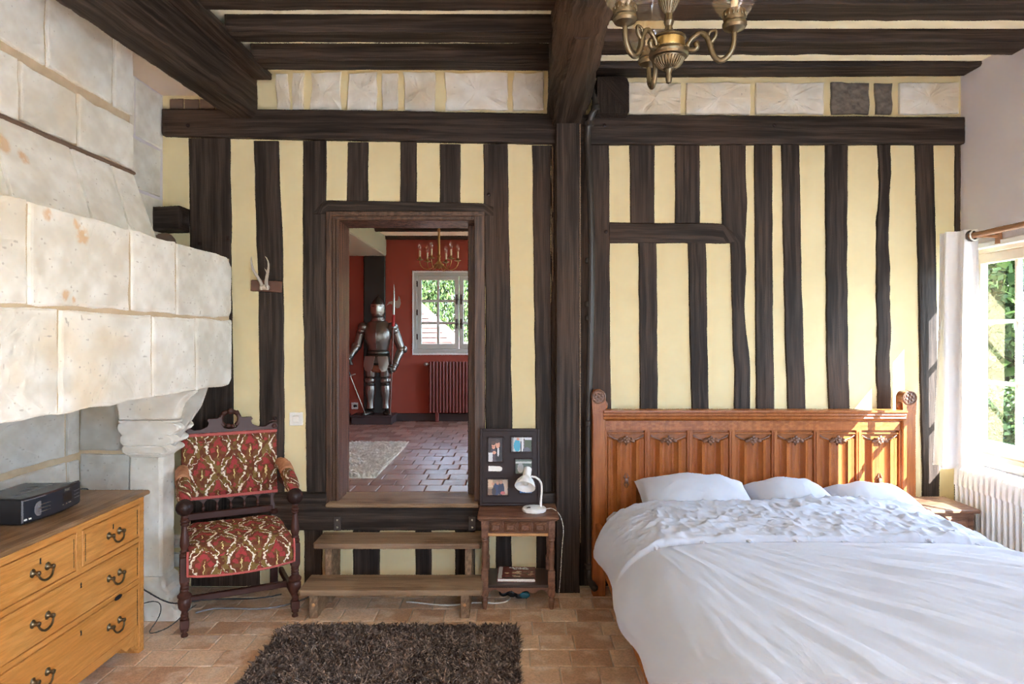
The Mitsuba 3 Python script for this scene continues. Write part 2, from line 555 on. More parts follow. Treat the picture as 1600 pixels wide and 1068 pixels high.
STUDS = [
    [(2.791, -2.015, -1.757), (2.456, -2.011, -1.753), (2.257, -2.007, -1.745), (2.118, -2.007, -1.753), (1.739, -2.004, -1.745), (1.102, -2.004, -1.737), (0.007, -2.0, -1.733)],
    [(2.775, -1.609, -1.454), (2.456, -1.601, -1.446), (2.205, -1.593, -1.432), (1.859, -1.581, -1.424), (1.421, -1.575, -1.422), (0.903, -1.573, -1.418), (0.584, -1.573, -1.418)],
    [(2.775, -1.302, -1.157), (2.416, -1.302, -1.159), (1.859, -1.304, -1.155), (1.421, -1.295, -1.155), (1.062, -1.285, -1.155), (0.584, -1.279, -1.155)],
    [(2.767, -1.024, -0.896), (2.4, -1.028, -0.896)],
    [(2.767, -0.695, -0.593), (2.392, -0.695, -0.593)],
    [(2.755, -0.448, -0.321), (2.385, -0.448, -0.321)],
    [(2.755, -0.179, -0.028), (2.456, -0.175, -0.022), (2.058, -0.171, -0.016), (1.791, -0.165, -0.01), (1.341, -0.165, -0.004), (1.022, -0.165, 0.004), (0.584, -0.165, 0.008)],
    [(2.747, 0.127, 0.243), (2.297, 0.131, 0.243), (1.791, 0.137, 0.243), (1.261, 0.147, 0.247), (0.584, 0.151, 0.247)],
    [(0.369, -1.741, -1.573), (0.007, -1.741, -1.573)],
    [(0.369, -1.295, -1.183), (0.007, -1.295, -1.183)],
    [(0.369, -0.99, -0.825), (0.007, -0.992, -0.825)],
    [(0.369, -0.601, -0.502), (0.007, -0.601, -0.502)],
    [(0.369, -0.354, -0.231), (0.007, -0.354, -0.231)],
    [(0.369, -0.1, -0.004), (0.007, -0.1, 0.0)],
    [(0.369, 0.151, 0.279), (0.007, 0.151, 0.279)],
    [(2.751, 0.42, 0.605), (2.257, 0.42, 0.609), (1.779, 0.42, 0.609), (1.102, 0.42, 0.617), (0.007, 0.42, 0.621)],
    [(2.747, 0.733, 0.888), (2.496, 0.737, 0.888), (2.265, 0.737, 0.888)],
    [(2.747, 1.016, 1.171), (2.265, 1.016, 1.171)],
    [(2.751, 1.298, 1.456), (2.536, 1.302, 1.458), (2.377, 1.306, 1.466), (2.209, 1.31, 1.458), (2.138, 1.362, 1.452), (1.938, 1.366, 1.458), (1.739, 1.37, 1.446), (1.612, 1.374, 1.458),
     (1.46, 1.378, 1.478), (1.321, 1.39, 1.486), (1.142, 1.382, 1.482), (0.007, 1.382, 1.482)],
    [(2.146, 0.789, 0.9), (1.791, 0.791, 0.904), (1.102, 0.797, 0.908), (0.007, 0.797, 0.908)],
    [(2.146, 1.097, 1.207), (1.791, 1.103, 1.215), (1.102, 1.119, 1.225), (0.007, 1.119, 1.225)],
    [(2.751, 1.51, 1.623), (1.938, 1.514, 1.623), (1.102, 1.522, 1.635), (0.007, 1.522, 1.633)],
    [(2.751, 1.677, 1.79), (2.456, 1.685, 1.796), (1.938, 1.693, 1.804), (1.421, 1.705, 1.82), (1.102, 1.717, 1.83), (0.007, 1.717, 1.832)],
    [(2.751, 1.95, 2.093), (1.938, 1.956, 2.089), (1.421, 1.96, 2.095), (1.102, 1.972, 2.103), (0.007, 1.972, 2.103)],
    [(2.755, 2.278, 2.36), (2.456, 2.286, 2.358), (2.217, 2.274, 2.35), (1.938, 2.268, 2.354), (1.58, 2.27, 2.358), (1.102, 2.278, 2.362), (0.007, 2.278, 2.362)],
    [(2.751, 2.509, 2.625), (2.456, 2.517, 2.633), (1.938, 2.531, 2.645), (1.421, 2.539, 2.649), (0.863, 2.553, 2.661), (0.564, 2.557, 2.665), (0.007, 2.557, 2.665)],
    [(2.751, 2.76, 2.795), (0.007, 2.76, 2.795)],
]
for i, rows in enumerate(STUDS):
    rough = i == 24
    put_timber('wall_back', 'stud', 2, [(z, a, b, FACE, 4.29) for z, a, b in rows], amp=0.011 if rough else 0.0042, step=0.045 if rough else 0.06, c=0.006)
# plate, sole beam, door lintel and the short rail beside the bed
put_timber('wall_back', 'plate_beam', 0, [(-2.16, 4.215, 4.4, 2.80, 2.965), (-1.2, 4.215, 4.4, 2.778, 2.96), (0.27, 4.215, 4.4, 2.752, 2.935)], amp=0.004)
put_timber('wall_back', 'plate_beam', 0, [(0.42, 4.215, 4.4, 2.748, 2.93), (2.795, 4.215, 4.4, 2.75, 2.915)], amp=0.004)
put_timber('wall_back', 'sole_beam', 0, [(-1.76, 4.21, 4.4, 0.362, 0.516), (0.27, 4.21, 4.4, 0.362, 0.516)])
put_timber('wall_back', 'sole_beam', 0, [(-1.76, 4.215, 4.4, 0.505, 0.592), (-1.15, 4.215, 4.4, 0.505, 0.592)])
put_timber('wall_back', 'sole_beam', 0, [(-0.2, 4.215, 4.4, 0.505, 0.592), (0.27, 4.215, 4.4, 0.505, 0.592)])
v = np.array([(-1.235, 2.32), (-1.165, 2.405), (-0.17, 2.385), (-0.11, 2.318)])
put_timber('wall_back', 'lintel', 0, [(-1.235, 4.243, 4.3, 2.320, 2.326), (-1.165, 4.243, 4.3, 2.320, 2.405), (-0.5, 4.243, 4.3, 2.315, 2.394), (-0.17, 4.243, 4.3, 2.31, 2.385), (-0.115, 4.243, 4.3, 2.308, 2.36)], step=0.03, c=0.004)
put_timber('wall_back', 'rail', 0, [(0.607, 4.245, 4.3, 2.14, 2.268), (1.31, 4.245, 4.3, 2.138, 2.262), (1.385, 4.245, 4.3, 2.14, 2.20)])
# the square end of a timber beside the pipe, and the short block over the chimney shelf
part('wall_back', 'timber_end', prism([(.515, 2.905), (.700, 2.905), (.706, 2.915), (.706, 3.085), (.695, 3.115), (.665, 3.128), (.515, 3.125)], 4.12, 4.29), 'timber', 30)
put_timber('wall_back', 'timber_block', 0, [(-2.21, 4.12, 4.28, 2.195, 2.342), (-2.012, 4.12, 4.28, 2.205, 2.348)])
# old pegs in the timbers
for x, z in ((-1.94, 2.135), (-1.765, 2.17), (-1.475, 1.05), (0.57, 2.86), (1.62, 2.862), (0.585, 2.21), (-0.145, 2.44), (-2.0, 2.86), (-0.64, 2.83)):
    part('wall_back', 'peg', axis_rot(lathe([(0.011, 0), (0.011, 0.012), (0.0, 0.014)], 10), [1, 0, 0], 90, (0, 0, 0)) if False else shift(axis_rot(lathe([(0.012, 0), (0.011, 0.01), (0.004, 0.012)], 8), [1, 0, 0], 90), (x, FACE - (0.03 if z > 2.8 else 0.0), z)), 'frame_wood')
# the rows of stones between the plate and the ceiling
up = lambda a, b, h: (a, WALL - h, b)
for a0, a1 in ((-1.47, -1.385), (-1.37, -1.291), (-1.255, -1.06), (-1.024, -0.838), (-0.815, -0.705), (-0.677, -0.474), (-0.422, -0.025), (0.008, 0.2)):
    put_stone('wall_back', rect(a0 + .004, a1 - .004, 2.965, 3.20), up, h=0.016, n_min=0.03, wob_amp=0.014, dome=0.011, c=0.008)
for i, (a0, a1) in enumerate(((0.725, 1.048), (1.083, 1.482), (1.514, 1.94), (1.992, 2.219), (2.262, 2.358), (2.41, 2.78))):
    put_stone('wall_back', rect(a0, a1, 2.94, 3.135), up, 'rubble' if i in (3, 4) else 'stone', h=0.020, n_min=0.03, wob_amp=0.013 if i in (3, 4) else 0.008, dome=0.014,
              label='blackened rubble stone set in the cream mortar' if i in (3, 4) else None, c=0.008)
for a0, a1 in ((-2.13, -2.05), (-2.04, -1.95), (-1.94, -1.85), (-1.84, -1.76)):
    put_stone('wall_back', rect(a0, a1, 2.975, 3.035), up, 'terracotta', h=0.014, n_min=0.02, name='brick', c=0.006)

# posts and big ceiling beams
put_timber('wall_back', 'post', 2, [(0, 0.266, 0.412, 4.15, 4.27), (1.5, 0.268, 0.41, 4.15, 4.27), (2.9, 0.268, 0.412, 4.15, 4.27)], c=0.006, amp=0.003)
part('wall_back', 'pale_strip', box(0.413, 0.419, 4.17, 4.26, 0.3, 2.88), 'step_wood')
for z0, z1 in ((1.9, 2.3), (2.33, 2.74)):
    part('wall_back', 'mortar_strip', box(0.250, 0.256, 4.240, 4.27, z0, z1, 0.002), 'step_wood')
put_timber('wall_back', 'stud', 2, [(0.58, 0.244, 0.30, 4.252, 4.28), (2.75, 0.244, 0.30, 4.252, 4.28)], amp=0.002)
struct('ceiling', 'cream plaster ceiling between dark oak joists')
put('ceiling', cat([box(-2.6, 0.3, 1.2, 4.4, 3.24, 3.4), box(0.3, 3.1, 1.2, 4.4, 3.2, 3.4), box(-2.6, 3.1, -2.7, 1.2, 3.24, 3.4)]), 'ceiling_plaster', False)
for y0, y1, zb in ((3.918, 4.083, 3.15), (3.564, 3.70, 3.15), (3.20, 3.335, 3.15), (2.84, 2.98, 3.15), (2.48, 2.62, 3.15)):
    put_timber('ceiling', 'joist', 0, [(-1.50, y0, y1, zb, 3.26), (0.28, y0, y1, zb - 0.005, 3.26)], c=0.005, amp=0.004)
for y0, y1, zb in ((4.07, 4.245, 3.160), (3.645, 3.837, 3.135), (3.235, 3.42, 3.135), (2.82, 3.0, 3.135), (2.4, 2.58, 3.135)):
    put_timber('ceiling', 'joist', 0, [(0.36, y0, y1, zb, 3.22), (2.8, y0, y1, zb + (0.012 if y0 > 4 else 0), 3.22)], c=0.01, amp=0.005)
put_timber('ceiling', 'main_beam', 1, [(1.2, 0.20, 0.43, 2.90, 3.3), (3.3, 0.205, 0.432, 2.895, 3.3), (3.75, 0.21, 0.45, 2.885, 3.3), (4.0, 0.215, 0.46, 2.88, 3.3), (4.27, 0.225, 0.44, 2.878, 3.3)],
           c=0.045, amp=0.016, side=9, step=0.022, rough=0.006, label='rough hewn main beam resting on the post')
put_timber('ceiling', 'beam_haunch', 1, [(3.05, 0.275, 0.35, 2.885, 2.95), (3.6, 0.255, 0.40, 2.862, 2.95), (4.16, 0.25, 0.425, 2.852, 2.95), (4.24, 0.25, 0.425, 2.852, 2.95)], c=0.012, amp=0.004)
put_timber('ceiling', 'main_beam', 1, [(1.0, -1.955, -1.68, 2.905, 3.3), (2.73, -1.845, -1.625, 2.905, 3.3), (4.23, -1.745, -1.58, 2.905, 3.3)], c=0.02, amp=0.008, step=0.05, side=5, rough=0.0025, label='dark main beam over the stone chimney')
put_timber('ceiling', 'ledger_board', 1, [(1.0, -1.70, -1.53, 3.13, 3.17), (4.19, -1.60, -1.475, 3.13, 3.17)], c=0.004)
part('ceiling', 'soffit', box(-2.2, -1.78, 1.2, 4.262, 3.06, 3.3), 'soffit', False)

# right wall with three window openings, left wall, wall behind the camera
struct('wall_right', 'pale grey plaster wall with the window beside the bed')
WX0, WX1 = 2.80, 2.915
W1 = (2.80, 4.225, 0.83, 2.085)     # the window seen in the photograph
W2 = (-2.5, -0.8, 0.1, 2.35)      # one nearer the camera, out of frame


def wall_with_holes(x0, x1, y0, y1, z0, z1, holes, along='y'):
    out, at = [], y0
    for a, b, c, d in sorted(holes):
        out += [(at, a, z0, z1), (a, b, z0, c), (a, b, d, z1)]
        at = b
    out.append((at, y1, z0, z1))
    return cat([box(x0, x1, a, b, c, d) if along == 'y' else box(a, b, x0, x1, c, d) for a, b, c, d in out])


put('wall_right', wall_with_holes(WX0, WX1, -2.5, WALL + 0.01, 0, 3.4, [W1, W2]), 'white_wall', False)
part('wall_right', 'sill_panel', box(2.775, 2.80, 4.10, WALL, 0, 0.80), 'plaster')
struct('wall_left', 'old pale stone wall beside the chimney')
put('wall_left', cat([box(-2.6, -2.45, -2.5, 4.3, 0, 3.4), box(-2.45, -2.18, 3.86, 4.3, 0, 3.4), box(-2.45, -2.18, 0.9, 3.86, 1.99, 3.4), box(-2.45, -2.18, -2.5, 1.15, 0, 3.4)]), 'white_wall', False)
for a0, a1, b0, b1 in ((3.60, 3.93, 2.72, 3.05), (3.60, 4.22, 2.42, 2.70), (3.95, 4.24, 2.72, 3.05), (3.6, 4.24, 2.06, 2.40)):
    put_stone('wall_left', rect(a0, a1, b0, b1), lambda a, b, h: (-2.185 + h, a, b), h=0.016)
struct('wall_front', 'plaster wall behind the camera with an unseen opening added for light')
put('wall_front', wall_with_holes(-2.7, -2.5, -2.6, 3.1, 0, 3.4, [(0.9, 2.4, 1.1, 2.9)], 'x'), 'white_wall', False)  # unseen opening added to light the back wall and the bed

# the floor: a slab, clay tiles one by one where they show largest
struct('floor', 'old terracotta tile floor of the bedroom')
put('floor', box(-2.6, 3.1, -2.7, 4.55, -0.2, -0.004), 'grout', False)


def floor_tile(x0, x1, y0, y1, z0, z1, c=0.005, tilt=0.0015):
    t = rng.uniform(-tilt, tilt, 4)
    lo = [(x0, y0, z0), (x1, y0, z0), (x1, y1, z0), (x0, y1, z0)]
    mid = [(x0, y0, z1 - c * .6), (x1, y0, z1 - c * .6), (x1, y1, z1 - c * .6), (x0, y1, z1 - c * .6)]
    top = [(x0 + c, y0 + c, z1 + t[0]), (x1 - c, y0 + c, z1 + t[1]), (x1 - c, y1 - c, z1 + t[2]), (x0 + c, y1 - c, z1 + t[3])]
    return loft([lo, mid, top])


def lay(parent, x0, x1, y0, y1, w, d, z0, z1, mat_, keep, gap=0.005, most=296):
    cells, row, y = [], 0, y1
    while y - d > y0:
        x = x0 - (row % 2) * w * 0.5 - rng.uniform(0, 0.02)
        while x < x1:
            ww = w * rng.uniform(0.94, 1.06)
            cells.append((x, x + ww, y - d, y))
            x += ww
        y -= d
        row += 1
    seen = [c for c in cells if keep((c[0] + c[1]) / 2, (c[2] + c[3]) / 2)]
    seen.sort(key=lambda c: (c[2] + c[3]))
    ids = {id(c) for c in seen[:most]}
    rest, ruv = [], []
    for c in cells:
        m = floor_tile(c[0] + gap / 2, c[1] - gap / 2, c[2] + gap / 2, c[3] - gap / 2, z0, z1 + rng.uniform(-0.0015, 0.0015))
        uv = const_uv(m, rng.random(), rng.random())
        if id(c) in ids:
            part(parent, 'tile', m, mat_, False, uv=uv)
        else:
            rest.append(m)
            ruv.append(uv)
    if rest:
        stuff(part(parent, 'tile_field', cat(rest), mat_, False, uv=np.vstack(ruv)), 'clay tiles in rows')


lay('floor', -2.42, 2.8, -2.4, 4.25, 0.187, 0.17, -0.01, 0.0, 'tile',
    lambda x, y: 2.75 < y < 4.3 and -2.1 < x < 0.62 and not (-1.15 < x < -0.05 and y < 3.55) and abs(x) / y < 0.8)

# ------------------------------------------------------------------ doorway
struct('door_1', 'dark wooden door frame of the opening into the red room')
DF = 2.28
part('door_1', 'jamb', cat([box(-1.155, -1.118, 4.236, 4.30, 0.52, 2.335, .004), box(-1.120, -1.098, 4.25, 4.30, 0.52, 2.31, .005), box(-1.100, -1.078, 4.244, 4.34, 0.52, 2.29, .008)]), 'door_wood')
part('door_1', 'jamb', cat([box(-1.155, -1.078, 4.33, 4.44, 0.52, 2.29), box(-1.155, -1.086, 4.44, 4.56, 0.52, 2.29, 0.004)]), 'door_wood')
part('door_1', 'jamb', cat([box(-0.236, -0.168, 4.24, 4.56, 0.52, 2.335, .005), box(-0.286, -0.23, 4.43, 4.555, 0.52, 2.285, .006)]), 'door_wood')
part('door_1', 'header', cat([box(-1.155, -0.168, 4.237, 4.30, 2.305, 2.335, .003), box(-1.12, -0.2, 4.25, 4.56, DF, 2.315, .006)]), 'door_wood')
part('door_1', 'sill_board', box(-1.142, -0.200, 4.165, 4.50, 0.512, 0.537, .008), 'step_wood')
for x, lab in ((-1.075, None), (-0.245, None)):
    pl = part('door_1', 'iron_plate', box(x - .022, x + .022, 4.198, 4.213, 0.365, 0.452, .002), 'iron')
    for z in (0.385, 0.43):
        part(pl, 'screw', shift(axis_rot(lathe([(.007, 0), (.006, .004), (0.001, .005)], 8), [1, 0, 0], 90), (x, 4.199, z)), 'steel')

# ------------------------------------------------------------------ the stone chimney
FP = thing('fireplace', 'great pale limestone fireplace with a deep stone lintel on a moulded corbel', 'fireplace')
MX = -1.68
core = cat([box(-2.19, MX - 0.012, 1.15, 4.085, 1.282, 2.022),
            (np.array([(-2.19, y, z) if k == 0 else (x, y, z) for y in (1.15, 3.57) for k, x, z in ((0, 0, 2.0), (1, -1.852, 2.0), (1, -1.998, 2.405), (1, -1.998, 3.3), (0, 0, 3.3))]),
             np.array([[5, 6, 7], [5, 7, 8], [5, 8, 9], [0, 2, 1], [0, 3, 2], [0, 4, 3]] + [t for a in range(5) for t in ([a, (a + 1) % 5, (a + 1) % 5 + 5], [a, (a + 1) % 5 + 5, a + 5])])),
            box(-2.60, -2.425, 1.15, 3.9, 0, 1.3), box(-2.45, -2.15, 3.815, 4.2, 0, 1.3), box(-2.45, -2.0, 0.95, 1.15, 0, 2.0)])
part(FP, 'core', core, 'mortar', False)
lintel = lambda a, b, h: (MX - 0.014 + h * 1.0, a, b)
for z0, z1, joints in ((1.272, 1.655, (1.15, 1.72, 2.539, 3.20, 3.64, 4.10)), (1.672, 2.030, (1.15, 1.55, 2.377, 3.018, 3.427, 4.10))):
    for a, b in zip(joints, joints[1:]):
        g = 0.008
        poly = rect(a + g, b - (g if b < 4.05 else 0), z0, z1)
        if b > 4.05:
            poly = [(a + g, z0), (b - .03, z0), (b, z0 + .03), (b, z1 - (.06 if z0 > 1.5 else .01)), (b - (.07 if z0 > 1.5 else .01), z1), (a + g, z1)]
        v, f = block_shape(poly, n_min=0.06, wob_amp=0.010, seed=int(rng.integers(1, 9999)), c=0.016, h=0.014, dome=0.006, depth=0.30)
        m = (np.column_stack([MX - 0.014 + v[:, 2], v[:, 0], v[:, 1]]), f)
        part(FP, 'lintel_stone', m, 'stone', False, uv=const_uv(m, rng.uniform(0.47, 0.56), rng.random()))
breast = lambda a, b, h: (-2.0 + h, a, b)
for z0, z1, joints in ((2.712, 3.14, (1.15, 1.75, 2.3, 2.913, 3.405, 3.58)), (2.43, 2.668, (1.15, 1.6, 2.2, 2.757, 3.122, 3.58))):
    for a, b in zip(joints, joints[1:]):
        put_stone(FP, rect(a + .012, b - (.012 if b < 3.5 else 0), z0, z1), breast, name='chimney_stone', h=0.018, n_min=0.05, wob_amp=0.012, c=0.010)
sl = np.array([0.405, 0.146])
sl /= np.linalg.norm(sl)
hood = lambda a, b, h: (-1.998 + (2.405 - b) * 0.36 + h * sl[0], a, b + h * sl[1])
for a, b in ((1.15, 1.9), (1.9, 2.58), (2.58, 3.07), (3.07, 3.37), (3.37, 3.585)):
    put_stone(FP, [(a + .01 - (0.03 if a > 2 else 0) * 0, 2.402), (b - .008, 2.402), (b - .008 - (0.04 if b < 3.5 else 0), 2.02), (a - .03 if a > 2 else a + .01, 2.02)], hood, name='hood_stone', h=0.016, n_min=0.06, wob_amp=0.006, c=0.006)
part(FP, 'ledge', box(-2.0, -1.972, 1.15, 3.585, 2.404, 2.422, .006), 'terracotta')
# inside: back stones, the side of the opening and the pier with its corbel
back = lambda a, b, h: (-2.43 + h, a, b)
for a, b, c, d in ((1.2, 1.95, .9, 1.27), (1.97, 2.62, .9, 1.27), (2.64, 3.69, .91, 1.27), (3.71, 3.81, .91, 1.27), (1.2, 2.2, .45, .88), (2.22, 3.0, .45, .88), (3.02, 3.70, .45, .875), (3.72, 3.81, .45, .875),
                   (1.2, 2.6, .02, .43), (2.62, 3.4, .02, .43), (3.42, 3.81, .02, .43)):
    put_stone(FP, rect(a, b, c, d), back, name='back_stone', h=0.018, n_min=0.06, tone=rng.uniform(.20, .32))  # lower tone paints the shade of the hearth recess into the back stones
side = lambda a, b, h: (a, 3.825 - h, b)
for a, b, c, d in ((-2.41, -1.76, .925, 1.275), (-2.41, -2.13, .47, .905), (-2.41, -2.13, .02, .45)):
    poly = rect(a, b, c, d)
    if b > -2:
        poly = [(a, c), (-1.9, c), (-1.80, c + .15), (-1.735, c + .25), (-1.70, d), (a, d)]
    put_stone(FP, poly, side, name='side_stone', h=0.022, n_min=0.05, tone=rng.uniform(.12, .18))  # darkest tone: shade below the lintel put into the stone colour


def pier_ring(z, d, dl=None, n=7):
    """A rounded plan: flat to the wall, round toward the room."""
    xl, xr, yf, yb = -2.125 - (d if dl is None else dl) * .45, -1.935 + d, 3.775 - min(d, .035), 3.93
    r = 0.022
    pts = []
    for cx, cy, a0 in ((xr - r, yf + r, -90), (xr - r, yb - r, 0), (xl + .01, yb - .01, 90), (xl + .02, yf + .02, 180)):
        rr = r if cx > -2 else .015
        for a in np.linspace(a0, a0 + 90, n):
            pts.append((cx + rr * math.cos(math.radians(a)), cy + rr * math.sin(math.radians(a)), z))
    p = np.array(pts)
    w = wob(p, 9, 0.004, 4)
    p[:, 0] += w
    p[:, 1] += w
    return p


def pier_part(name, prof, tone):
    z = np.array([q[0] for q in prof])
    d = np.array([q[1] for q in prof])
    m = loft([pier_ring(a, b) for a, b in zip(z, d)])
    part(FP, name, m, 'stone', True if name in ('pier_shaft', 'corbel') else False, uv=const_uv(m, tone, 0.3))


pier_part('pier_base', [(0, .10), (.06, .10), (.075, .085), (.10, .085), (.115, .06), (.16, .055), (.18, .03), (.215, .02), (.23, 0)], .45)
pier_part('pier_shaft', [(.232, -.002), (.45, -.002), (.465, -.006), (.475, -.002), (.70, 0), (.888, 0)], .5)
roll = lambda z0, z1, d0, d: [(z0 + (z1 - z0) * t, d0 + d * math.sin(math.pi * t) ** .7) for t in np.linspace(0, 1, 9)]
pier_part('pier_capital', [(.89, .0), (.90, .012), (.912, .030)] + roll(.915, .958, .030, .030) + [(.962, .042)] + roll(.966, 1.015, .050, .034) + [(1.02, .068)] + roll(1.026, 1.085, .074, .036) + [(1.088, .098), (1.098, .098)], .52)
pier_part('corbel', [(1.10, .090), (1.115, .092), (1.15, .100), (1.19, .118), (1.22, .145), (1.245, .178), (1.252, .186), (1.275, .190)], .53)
put(thing('earthenware_dish', 'round brown earthenware dish standing on edge on the stone chimney lintel', 'dish'),
    shift(axis_rot(lathe([(0.001, 0), (0.06, 0), (0.078, .010), (0.082, .016), (0.076, .014), (0.058, .006), (0.001, .006)], 30), [1, 0, 0], 78), (-2.115, 4.15, 2.105)), 'terracotta')

# ------------------------------------------------------------------ the red room beyond
FZ = 0.52
FY = 8.40
struct('wall_far', 'red painted far wall of the next room with its window')
FW = (-1.215, -0.085, 1.352, 2.352)
put('wall_far', wall_with_holes(FY, FY + 0.3, -2.2, 2.8, FZ - 0.3, 3.1, [FW], 'x'), 'red_wall', False)
struct('wall_far_left', 'red painted side wall of the next room')
put('wall_far_left', box(-2.2, -2.0, 4.55, FY, FZ - 0.3, 3.1), 'red_wall', False)
struct('wall_far_right', 'red painted side wall of the next room with its own windows')
put('wall_far_right', wall_with_holes(2.5, 2.8, 4.55, FY, FZ - 0.3, 3.1, [(4.9, 6.2, 1.2, 2.6), (6.6, 8.1, 1.2, 2.6)]), 'red_wall', False)
struct('ceiling_far', 'ceiling of the red room with dark joists')
put('ceiling_far', box(-2.2, 2.8, 4.55, FY + 0.3, 2.78, 3.1), 'ceiling_plaster', False)
for y0, y1, zb in ((8.30, 8.40, 2.745), (7.65, 7.75, 2.745), (7.0, 7.1, 2.745), (6.35, 6.45, 2.745)):
    put_timber('ceiling_far', 'joist', 0, [(-1.54, y0, y1, zb, 2.80), (2.5, y0, y1, zb, 2.80)], c=0.006, step=0.3)
part('ceiling_far', 'pale_beam', box(-2.0, -1.545, 4.56, FY - .001, 2.545, 2.79, .012), 'limewash')
part('wall_far', 'corner_post', box(-1.82, -1.555, 8.362, FY + .01, FZ + .0, 2.545, .012), 'dark_post')
part('wall_far', 'baseboard', box(-1.54, 2.5, 8.375, FY + .01, FZ, FZ + .095, .004), 'dark_base')
part('wall_far_left', 'baseboard', box(-2.0, -1.985, 4.56, 8.39, FZ, FZ + .095, .004), 'dark_base')
struct('floor_far', 'worn clay tile floor of the red room')
put('floor_far', box(-2.1, 2.6, 4.5, FY, FZ - .25, FZ - .012), 'dark_grout', False)
lay('floor_far', -1.98, 2.4, 4.5, FY - .02, 0.165, 0.19, FZ - .02, FZ, 'far_tile', lambda x, y: -1.98 < x < 0.3 and x / y > -0.25 and x / y < -0.05, gap=0.006)


def window(key, x0, x1, z0, z1, place, cols, rows, frame, bar, paint, handle='iron', fw=.03, sw=.035, ledge=True):
    """A two-leaf casement in local (across, depth, up), depth toward the room is negative; place maps a mesh to the world."""
    P = lambda name, m, mt, **k: part(key, name, place(m), mt, **k)
    P('outer_frame', cat([box(x0, x0 + fw, -.03, .04, z0, z1, .004), box(x1 - fw, x1, -.03, .04, z0, z1, .004), box(x0, x1, -.03, .04, z1 - fw, z1, .004), box(x0, x1, -.035, .04, z0, z0 + fw, .006)]), paint)
    mid = (x0 + x1) / 2
    for a, b, s in ((x0 + fw, mid - .003, 1), (mid + .003, x1 - fw, -1)):
        lo, hi = z0 + fw, z1 - fw
        leaf = P('casement', cat([box(a, a + frame, -.022, .022, lo, hi, .005), box(b - frame, b, -.022, .022, lo, hi, .005), box(a, b, -.022, .022, lo, lo + frame * 1.25, .005), box(a, b, -.022, .022, hi - frame, hi, .005)]), paint)
        ga, gb, gl, gh = a + frame, b - frame, lo + frame * 1.25, hi - frame
        pw, ph = (gb - ga - bar * (cols - 1)) / cols, (gh - gl - bar * (rows - 1)) / rows
        for i in range(1, cols):
            x = ga + i * (pw + bar) - bar
            part(leaf, 'glazing_bar', place(box(x, x + bar, -.018, .018, gl, gh, .006)), paint)
        for j in range(1, rows):
            z = gl + j * (ph + bar) - bar
            part(leaf, 'glazing_bar', place(box(ga, gb, -.016, .016, z, z + bar, .006)), paint)
        for i in range(cols):
            for j in range(rows):
                x, z = ga + i * (pw + bar), gl + j * (ph + bar)
                part(leaf, 'pane', place(grid([[(x - .004, 0, z - .004), (x + pw + .004, 0, z - .004)], [(x - .004, 0, z + ph + .004), (x + pw + .004, 0, z + ph + .004)]])), 'glass', False)
        if handle:
            hx = (b - frame * .5) if s > 0 else (a + frame * .5)
            for z in (z0 + (z1 - z0) * .36, z0 + (z1 - z0) * .66):
                part(leaf, 'handle', place(cat([box(hx - .010, hx + .010, -.034, -.02, z - .045, z + .045, .004), ball((hx, -.04, z), (.022, .016, .018), 8), ball((hx, -.034, z + .05), (.012, .008, .016), 6), ball((hx, -.034, z - .05), (.012, .008, .016), 6)])), handle)
        for z in (z0 + .2, (z0 + z1) / 2, z1 - .15):
            hx = a if s > 0 else b
            part(leaf, 'hinge', place(box(hx - .010, hx + .008, -.034, -.018, z - .035, z + .035, .003)), handle or paint)


struct('window_1', 'cream painted casement window with small panes beside the bed')
ry = lambda m: (np.column_stack([2.862 + m[0][:, 1] * 1.0, m[0][:, 0], m[0][:, 2]]), m[1][:, ::-1])
window('window_1', W1[0], W1[1], W1[2], W1[3], ry, 2, 3, .062, .024, 'window_paint', None, fw=.028)
part('window_1', 'sill', box(2.765, 2.86, W1[0] - .02, W1[1], W1[2] - .03, W1[2] + .005, .006), 'white_paint')
part('window_1', 'head_board', box(2.785, 2.84, W1[0] - .02, W1[1] + .02, W1[3] - .003, W1[3] + .028, .003), 'white_paint')
struct('window_2', 'grey green casement window with small panes in the red far wall')
window('window_2', FW[0], FW[1], FW[2], FW[3], lambda m: shift(m, (0, FY + .02, 0)), 2, 3, .052, .03, 'grey_paint', fw=.05)
part('window_2', 'reveal', cat([box(FW[0] - .012, FW[0] + .012, FY - .012, FY + .03, FW[2] - .01, FW[3] + .012, .003), box(FW[0], FW[1], FY - .012, FY + .03, FW[3] - .01, FW[3] + .012, .003), box(FW[0] - .012, FW[1], FY - .02, FY + .03, FW[2] - .022, FW[2], .003)]), 'white_paint')

# ------------------------------------------------------------------ outside
struct('lawn', 'green lawn outside the house')
put('lawn', box(-120, 120, -120, 120, -0.6, -0.35), 'lawn', False)
struct('garden_path', 'pale gravel path across the lawn')
put('garden_path', box(11.5, 14.0, -20, 60, -0.36, -0.335), 'gravel', False)


struct('bounce_slab', 'unseen pale stone slab added beside the house to bounce light indoors')
put('bounce_slab', cat([box(2.92, 9.5, -14, 1.9, -.5, -.06), box(-6, 2.92, -14, -2.7, -.5, -.06)]), 'bounce_slab_stone', False)  # unseen slab, added to throw sunlight up to the ceiling


